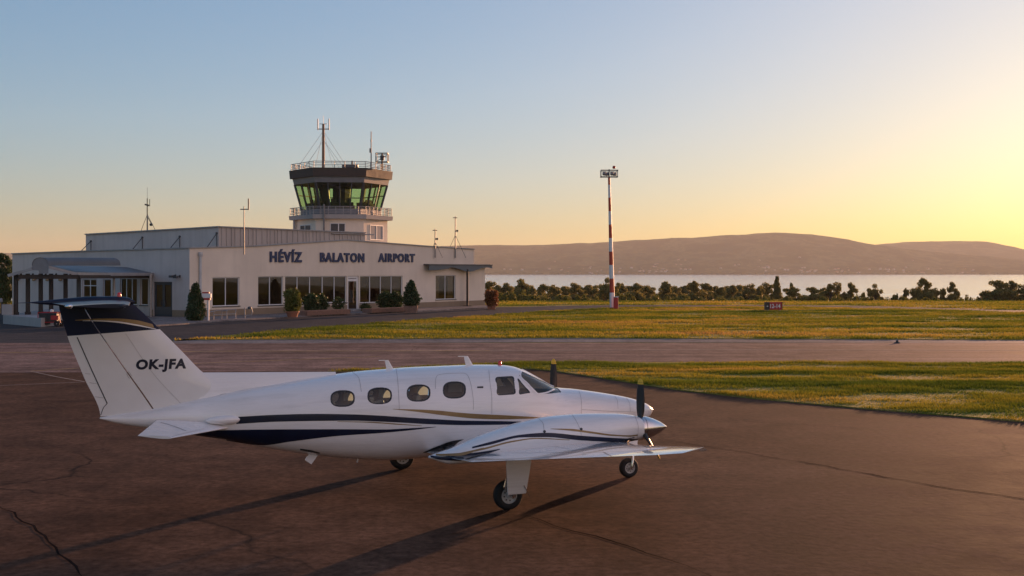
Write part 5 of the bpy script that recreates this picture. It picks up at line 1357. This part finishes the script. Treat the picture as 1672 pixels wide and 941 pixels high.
# ================================================================== FLOODLIGHT MAST AND RUNWAY SIGN
b0 = gnd(1000, 505); tp_ = at(994.5, 290, b0.y); mt = thing('floodlight_mast', 'tall red and white banded floodlight mast on the grass verge', 'mast', b0)
vs_ = [505, 502, 478, 455, 433, 411, 389, 367, 345, 323, 302, 290]; cols = ['red', 'white', 'red', 'white', 'red', 'white', 'red', 'white', 'red', 'white', 'red']
Z = lambda v: (505-v)/(505-290)
for i in range(len(vs_)-1):
    a, b = b0.lerp(tp_, Z(vs_[i])), b0.lerp(tp_, Z(vs_[i+1])); r0, r1 = .26-.15*Z(vs_[i]), .26-.15*Z(vs_[i+1])
    mb = MB(); mb.tube([a, b], [r0, r1], 14); mb.build('mast_band', M[cols[i]], mt, smooth=60)
mb = MB(); c = tp_
for s in (-1, 1):
    mb.bar(c+Vector((-.8, s*.5, .05)), c+Vector((.8, s*.5, .05)), .06); mb.bar(c+Vector((-.8, s*.5, .65)), c+Vector((.8, s*.5, .65)), .05); mb.bar(c+Vector((s*.8, -.5, .05)), c+Vector((s*.8, .5, .05)), .08); mb.bar(c+Vector((s*.8, -.5, .65)), c+Vector((s*.8, .5, .65)), .05)
    for y in (-.5, .5): mb.bar(c+Vector((s*.8, y, .05)), c+Vector((s*.8, y, .72)), .05)
mb.bar(c+Vector((0, 0, -.1)), c+Vector((0, 0, .8)), .1); mb.bar(c+Vector((-.8, 0, .72)), c+Vector((.9, 0, .72)), .07); mb.build('platform', M['darkframe'], mt)
for x, y in ((-.5, -.35), (-.2, .2), (.25, -.35), (.55, .2)):
    mb = MB(); mb.box(c+Vector((x, y, .35)), (.34, .24, .3), (1, 0, 0), (0, .9, -.4), (0, .4, .9)); mb.bar(c+Vector((x, y, .1)), c+Vector((x, y, .3)), .06); mb.build('floodlight', M['mast'], mt, bevel=.02)
mb = MB(); mb.lathe([(.02, -.12), (.13, -.08), (.16, .06), (.1, .18), (0, .2)], c+Vector((.48, 0, .95)), n=12); mb.build('warning_light', M['red'], mt, smooth=60)
p = gnd(1005.5, 505.5); t_ = thing('electric_cabinet', 'dark red upright cabinet at the foot of the banded mast', 'cabinet', p); hh = 20/(F/p.y)
mb = MB(); mb.box((0, 0, hh/2), (.44, .4, hh)); mb.build('body', M['signred'], t_, local=True, bevel=.03); mb = MB(); mb.box((0, 0, hh+.03), (.52, .48, .06)); mb.build('lid', M['white'], t_, local=True)
mb = MB(); mb.box((.0, -.21, hh*.5), (.36, .02, hh*.8)); mb.build('door', M['signred'], t_, local=True)
p = gnd(1262.5, 507, .07); sc = F/p.y; w_, h_ = 28/sc, 12.5/sc; t_ = thing('runway_sign', 'red runway sign reading 12-14 standing in the dry grass', 'sign', (p.x, p.y, .07), R(4))
mb = MB(); mb.box((.2, 0, h_/2+.06), (w_-.42, .3, h_)); mb.build('panel', M['signred'], t_, local=True, bevel=.015)
mb = MB(); mb.box((-w_/2+.2, -.01, h_/2+.06), (.42, .34, h_+.01)); mb.box((w_/2, 0, h_/2+.06), (.05, .34, h_+.02)); mb.build('end_box', M['black'], t_, local=True)
mb = MB(); mb.box((-w_/2+.2, -.185, h_*.55), (.14, .012, .07)); mb.build('end_mark', M['white'], t_, local=True)
for x in (-.5, .6): mb = MB(); mb.box((x, 0, .03), (.1, .2, .08)); mb.build('foot', M['mast'], t_, local=True)
me = fit_text(text_mesh('12-14', 1, .01, .02), w_*.6, h_*.55)
for v in me.vertices: v.co = (v.co.x-.42+.1, -.158-v.co.z, v.co.y+h_*.22+.06)
link_mesh('lettering', me, M['white'], t_)
p = gnd(1465, 560.5, .012); t_ = thing('taxiway_light', 'small dark taxiway edge light on the far side of the taxiway', 'light', p); mb = MB()
mb.lathe([(.16, 0), (.15, .04), (.07, .06), (.06, .14), (0, .15)], n=12); mb.build('base', M['black'], t_, local=True); mb = MB(); mb.lathe([(.05, .14), (.055, .18), (.03, .22), (0, .23)], n=10); mb.build('lens', M['lens'], t_, local=True)

# ================================================================== TREES
def tree_proto(kind, seed):
    """unit tree: height 1, crown width about w; returns (trunk mesh, crown mesh)"""
    r_ = np.random.default_rng(seed); mb = MB(); cl = []
    if kind == 'poplar':
        mb.tube([(0, 0, 0), (0, 0, .9)], [.022, .004], 6)
        for z in np.linspace(.12, .97, 26):
            rad = .10*(min(1, z/.3)**.5)*(max(0, 1-z)/.8)**.55
            for k in range(3): a = r_.random()*6.28; q = rad*r_.uniform(.2, .8); cl.append((math.cos(a)*q, math.sin(a)*q, z, .022+.05*(1-z)*(.6+.6*r_.random())))
    elif kind == 'bush':
        for k in range(26):
            a = r_.random()*6.28; q = math.sqrt(r_.random())*.75; h_ = math.sqrt(max(0, 1-q*q))*r_.uniform(.45, .85); cl.append((math.cos(a)*q, math.sin(a)*q, h_*.85, r_.uniform(.12, .24)))
        mb.tube([(0, 0, 0), (0, 0, .5)], [.04, .02], 5)
    else:
        op = kind == 'open'; th = .30 if op else .22
        mb.tube([(0, 0, 0), (.01, .01, th), (.0, .02, .75)], [.035, .027, .008], 7)
        nl = 7 if op else 11
        for k in range(nl):
            a = 6.28*k/nl+r_.uniform(-.3, .3); z0 = th*r_.uniform(.8, 1.5); up = r_.uniform(.25, 1.1) if not op else r_.uniform(.6, 1.5)
            ln = r_.uniform(.26, .42); e = Vector((math.cos(a)*ln*math.cos(up), math.sin(a)*ln*math.cos(up), z0+ln*math.sin(up)*1.15)); m_ = Vector((0, 0, z0)).lerp(e, .5)+Vector((0, 0, .03))
            mb.tube([(0, 0, z0), m_, e], [.016, .011, .004], 5)
            for j in range(4 if op else 5):
                q = m_.lerp(e, r_.uniform(.3, 1.25)); cl.append((q.x+r_.normal()*.05, q.y+r_.normal()*.05, q.z+r_.normal()*.035, r_.uniform(.05, .10) if op else r_.uniform(.07, .135)))
        for k in range(4 if op else 9):
            a = r_.random()*6.28; q = r_.random()*.16; cl.append((math.cos(a)*q, math.sin(a)*q, r_.uniform(.72, .93), r_.uniform(.06, .11)))
        if not op:
            for k in range(12): a = r_.random()*6.28; q = .2+.16*r_.random(); cl.append((math.cos(a)*q, math.sin(a)*q, r_.uniform(.10, .38), r_.uniform(.08, .13)))
    P = []
    for x, y, z, s in cl:
        n = int(150*(s/.1)**1.5)+30 if kind != 'bush' else 130
        d = r_.normal(size=(n, 3)); d /= np.linalg.norm(d, axis=1)[:, None]; d *= (s*r_.random((n, 1))**.35)
        d[:, 2] *= .8; P.append(d+np.array([x, y, max(z, s*.7)]))
    P = np.concatenate(P); P[:, 2] = np.abs(P[:, 2])
    k_ = np.array([1/(2*np.percentile(np.abs(P[:, 0]), 94)), 1/(2*np.percentile(np.abs(P[:, 1]), 94)), 1/np.percentile(P[:, 2], 99.3)]); P = P*k_
    mb.v = [(p[0]*k_[0], p[1]*k_[1], p[2]*k_[2]) for p in mb.v]
    mt_ = M['bush'] if kind == 'bush' else M['tree']
    cr = leaf_mesh('crown', P, {'round': .031, 'open': .034, 'poplar': .055, 'bush': .05}[kind], mt_, 1, seed)
    tr = mb.mesh('trunk'); tr.materials.append(M['bark']); return tr, cr
protos = {k: [tree_proto(k, s) for s in sd_] for k, sd_ in (('round', (21, 22, 23, 24, 25)), ('open', (31, 32, 33)), ('poplar', (41,)), ('bush', (51, 52, 53)))}
def tree(u, vt, Y, wpx, kind, i, label, group=None, name='tree', zb=None, seed=0):
    zt9 = at(u, vt-(1.5 if kind == 'round' else 0), Y).z; x = (u-CX)/F*Y; z0 = ground_z(x, Y) if zb is None else zb; h_ = zt9-z0; wd = wpx*Y/F
    t_ = thing(name, label, 'bush' if kind == 'bush' else 'tree', (x, Y, z0), group=group)
    tr, cr = protos[kind][i % len(protos[kind])]
    s = wd*{'round': 1.5, 'open': 1.2, 'poplar': 1.1, 'bush': 1.3}[kind]
    for nm, me in (('trunk', tr), ('crown', cr)):
        o = add(nm, me, t_); o.scale = (s, s, h_); o.rotation_euler = (0, 0, seed*1.7)
    return t_
ords = ['first', 'second', 'third', 'fourth', 'fifth', 'sixth', 'seventh', 'eighth', 'ninth', 'tenth', 'eleventh', 'twelfth', 'thirteenth', 'fourteenth', 'fifteenth', 'sixteenth', 'seventeenth', 'eighteenth']
rt_ = random.Random(12); GR = 'row of trees between the dry field and the lake'
secA = [(799, 464, 26), (812, 470, 22), (826, 467, 24), (852, 461.5, 32), (870, 473, 22), (886, 468.5, 25), (904, 472, 24), (921, 472, 22), (938, 467.5, 27), (961, 471, 22), (974, 475, 20)]
secB = [(1017, 468.5, 22), (1037, 467, 24), (1057, 471.5, 20), (1086, 464.5, 24), (1104, 472, 20), (1131, 464.5, 28), (1155, 467, 26), (1177, 473, 20), (1197, 470.5, 24), (1223, 469, 28), (1240, 474, 20)]
secC = [(1253, 467, 26), (1292, 473.5, 34), (1328, 473, 24), (1345, 474, 20)]
def section(lst, lm):
    for i, (u, v, w_) in enumerate(lst):
        tree(u, v, rt_.uniform(285, 345), w_, 'round', i+len(lm), 'dark round lakeside tree, %s one right of the %s' % (ords[i], lm), GR, seed=i)
section(secA, 'terminal end wall'); section(secB, 'banded mast'); section(secC, 'red runway sign')
tree(988, 456.5, 300, 27, 'open', 0, 'tall open crowned tree directly behind the banded mast', GR, seed=2)
tree(1269.5, 453.5, 300, 13, 'poplar', 0, 'slender pointed poplar rising behind the red runway sign', GR)
tree(1292.5, 464, 310, 10, 'poplar', 0, 'small pointed treetop just right of the tall poplar', GR, seed=3)
tree(1358.5, 463, 300, 31, 'open', 1, 'wide airy umbrella shaped tree with sky holes in its crown', GR, seed=5)
tree(1387.5, 463.5, 300, 20, 'open', 2, 'upright open tree just right of the umbrella shaped tree', GR, seed=1)
tree(1408, 480, 300, 16, 'bush', 0, 'low dark bush between two upright open trees', GR)
tree(1431, 466, 300, 21, 'open', 0, 'lone open tree with fanned limbs against the bright lake', GR, seed=4)
tree(1463, 482, 300, 15, 'bush', 1, 'low dark bush right of the fanned lone tree', GR)
tree(1480, 475.5, 300, 13, 'round', 1, 'small tree left of the tallest tree in the right part', GR, seed=3)
tree(1493, 478, 300, 12, 'round', 2, 'small tree touching the left side of the tallest right hand tree', GR, seed=3)
tree(1509, 459, 300, 24, 'round', 3, 'tallest broad tree of the right hand part of the lakeside row', GR, seed=6)
tree(1525.5, 472, 300, 15, 'open', 1, 'thin tree close on the right of the tallest right hand tree', GR, seed=2)
tree(1541, 475, 300, 13, 'round', 4, 'short tree left of the pointed dense tree near the lake', GR, seed=1)
tree(1554.5, 466, 300, 19, 'round', 0, 'pointed dense tree, last tall one before the lake gap', GR, seed=8)
tree(1572, 485, 300, 18, 'bush', 2, 'low bush right of the pointed dense tree', GR)
tree(1586.5, 487, 300, 9, 'bush', 0, 'smallest low bush in the gap of bright lake', GR, seed=2)
tree(1603, 486, 300, 16, 'bush', 1, 'low bush left of the big clump at the right edge', GR, seed=3)
tree(1632, 462.5, 300, 34, 'round', 2, 'big dark tree at the left of the clump by the right picture edge', GR, seed=2)
tree(1652, 464.5, 305, 32, 'round', 1, 'big dark tree in the middle of the clump by the right edge', GR, seed=4)
tree(1672, 470, 300, 34, 'round', 0, 'big dark tree cut off by the right edge of the picture', GR, seed=7)
# low bushes in front of the row
GB = 'low bushes along the foot of the lakeside trees'
fb = [(816, 480, 22), (832, 478.5, 20), (862, 478, 22), (850, 483, 18), (873, 483, 16), (889, 482.5, 17), (918, 482.5, 22), (950, 483, 20), (968, 486, 18), (1009, 479, 19), (1026, 481, 16), (1065, 484, 22), (1108, 484, 36), (1142, 486, 16), (1180, 486, 30), (1207, 486, 18), (1242, 485, 20), (1262, 487, 16), (1285, 485, 16), (1345, 486, 18), (1372, 484, 20), (1400, 486, 20), (1420, 487, 22), (1444, 488, 20), (1480, 487, 26), (1520, 487, 26), (1560, 488, 22)]
for i, (u, v, w_) in enumerate(fb):
    lm = 'terminal end wall' if u < 995 else ('banded mast' if u < 1260 else 'red runway sign'); k = i if u < 995 else (i-9 if u < 1260 else i-17)
    tree(u, v, rt_.uniform(225, 262), w_, 'bush', i, 'low yellow green bush, %s one right of the %s' % (ords[k], lm), GB, name='bush', seed=i)
# a denser background of trunks and crowns further down the slope
for i in range(26):
    u = 796+i*17.8+rt_.uniform(-5, 5)
    if 1255 < u < 1262: continue
    tree(u, rt_.uniform(470, 474.5), rt_.uniform(350, 400), rt_.uniform(24, 32), 'round', i, 'dark tree of the back row hidden behind the front lakeside trees', 'back row of the lakeside trees', seed=i)
# trees at the left edge behind the terminal: a darker green kind
def left_tree(*a, **k):
    t_ = tree(*a, **k)
    for c in t_.children:
        if c.name.startswith('crown'): c.data = c.data.copy(); c.data.materials[0] = M['shrub']
left_tree(4, 419, 128, 30, 'round', 3, 'large green tree at the left picture edge behind the terminal', seed=2, zb=0)
left_tree(22, 436, 136, 16, 'round', 1, 'smaller green tree between the large tree and the terminal wall', seed=5, zb=0)
left_tree(-22, 428, 140, 30, 'round', 2, 'green tree mostly outside the left edge of the picture', seed=4, zb=0)
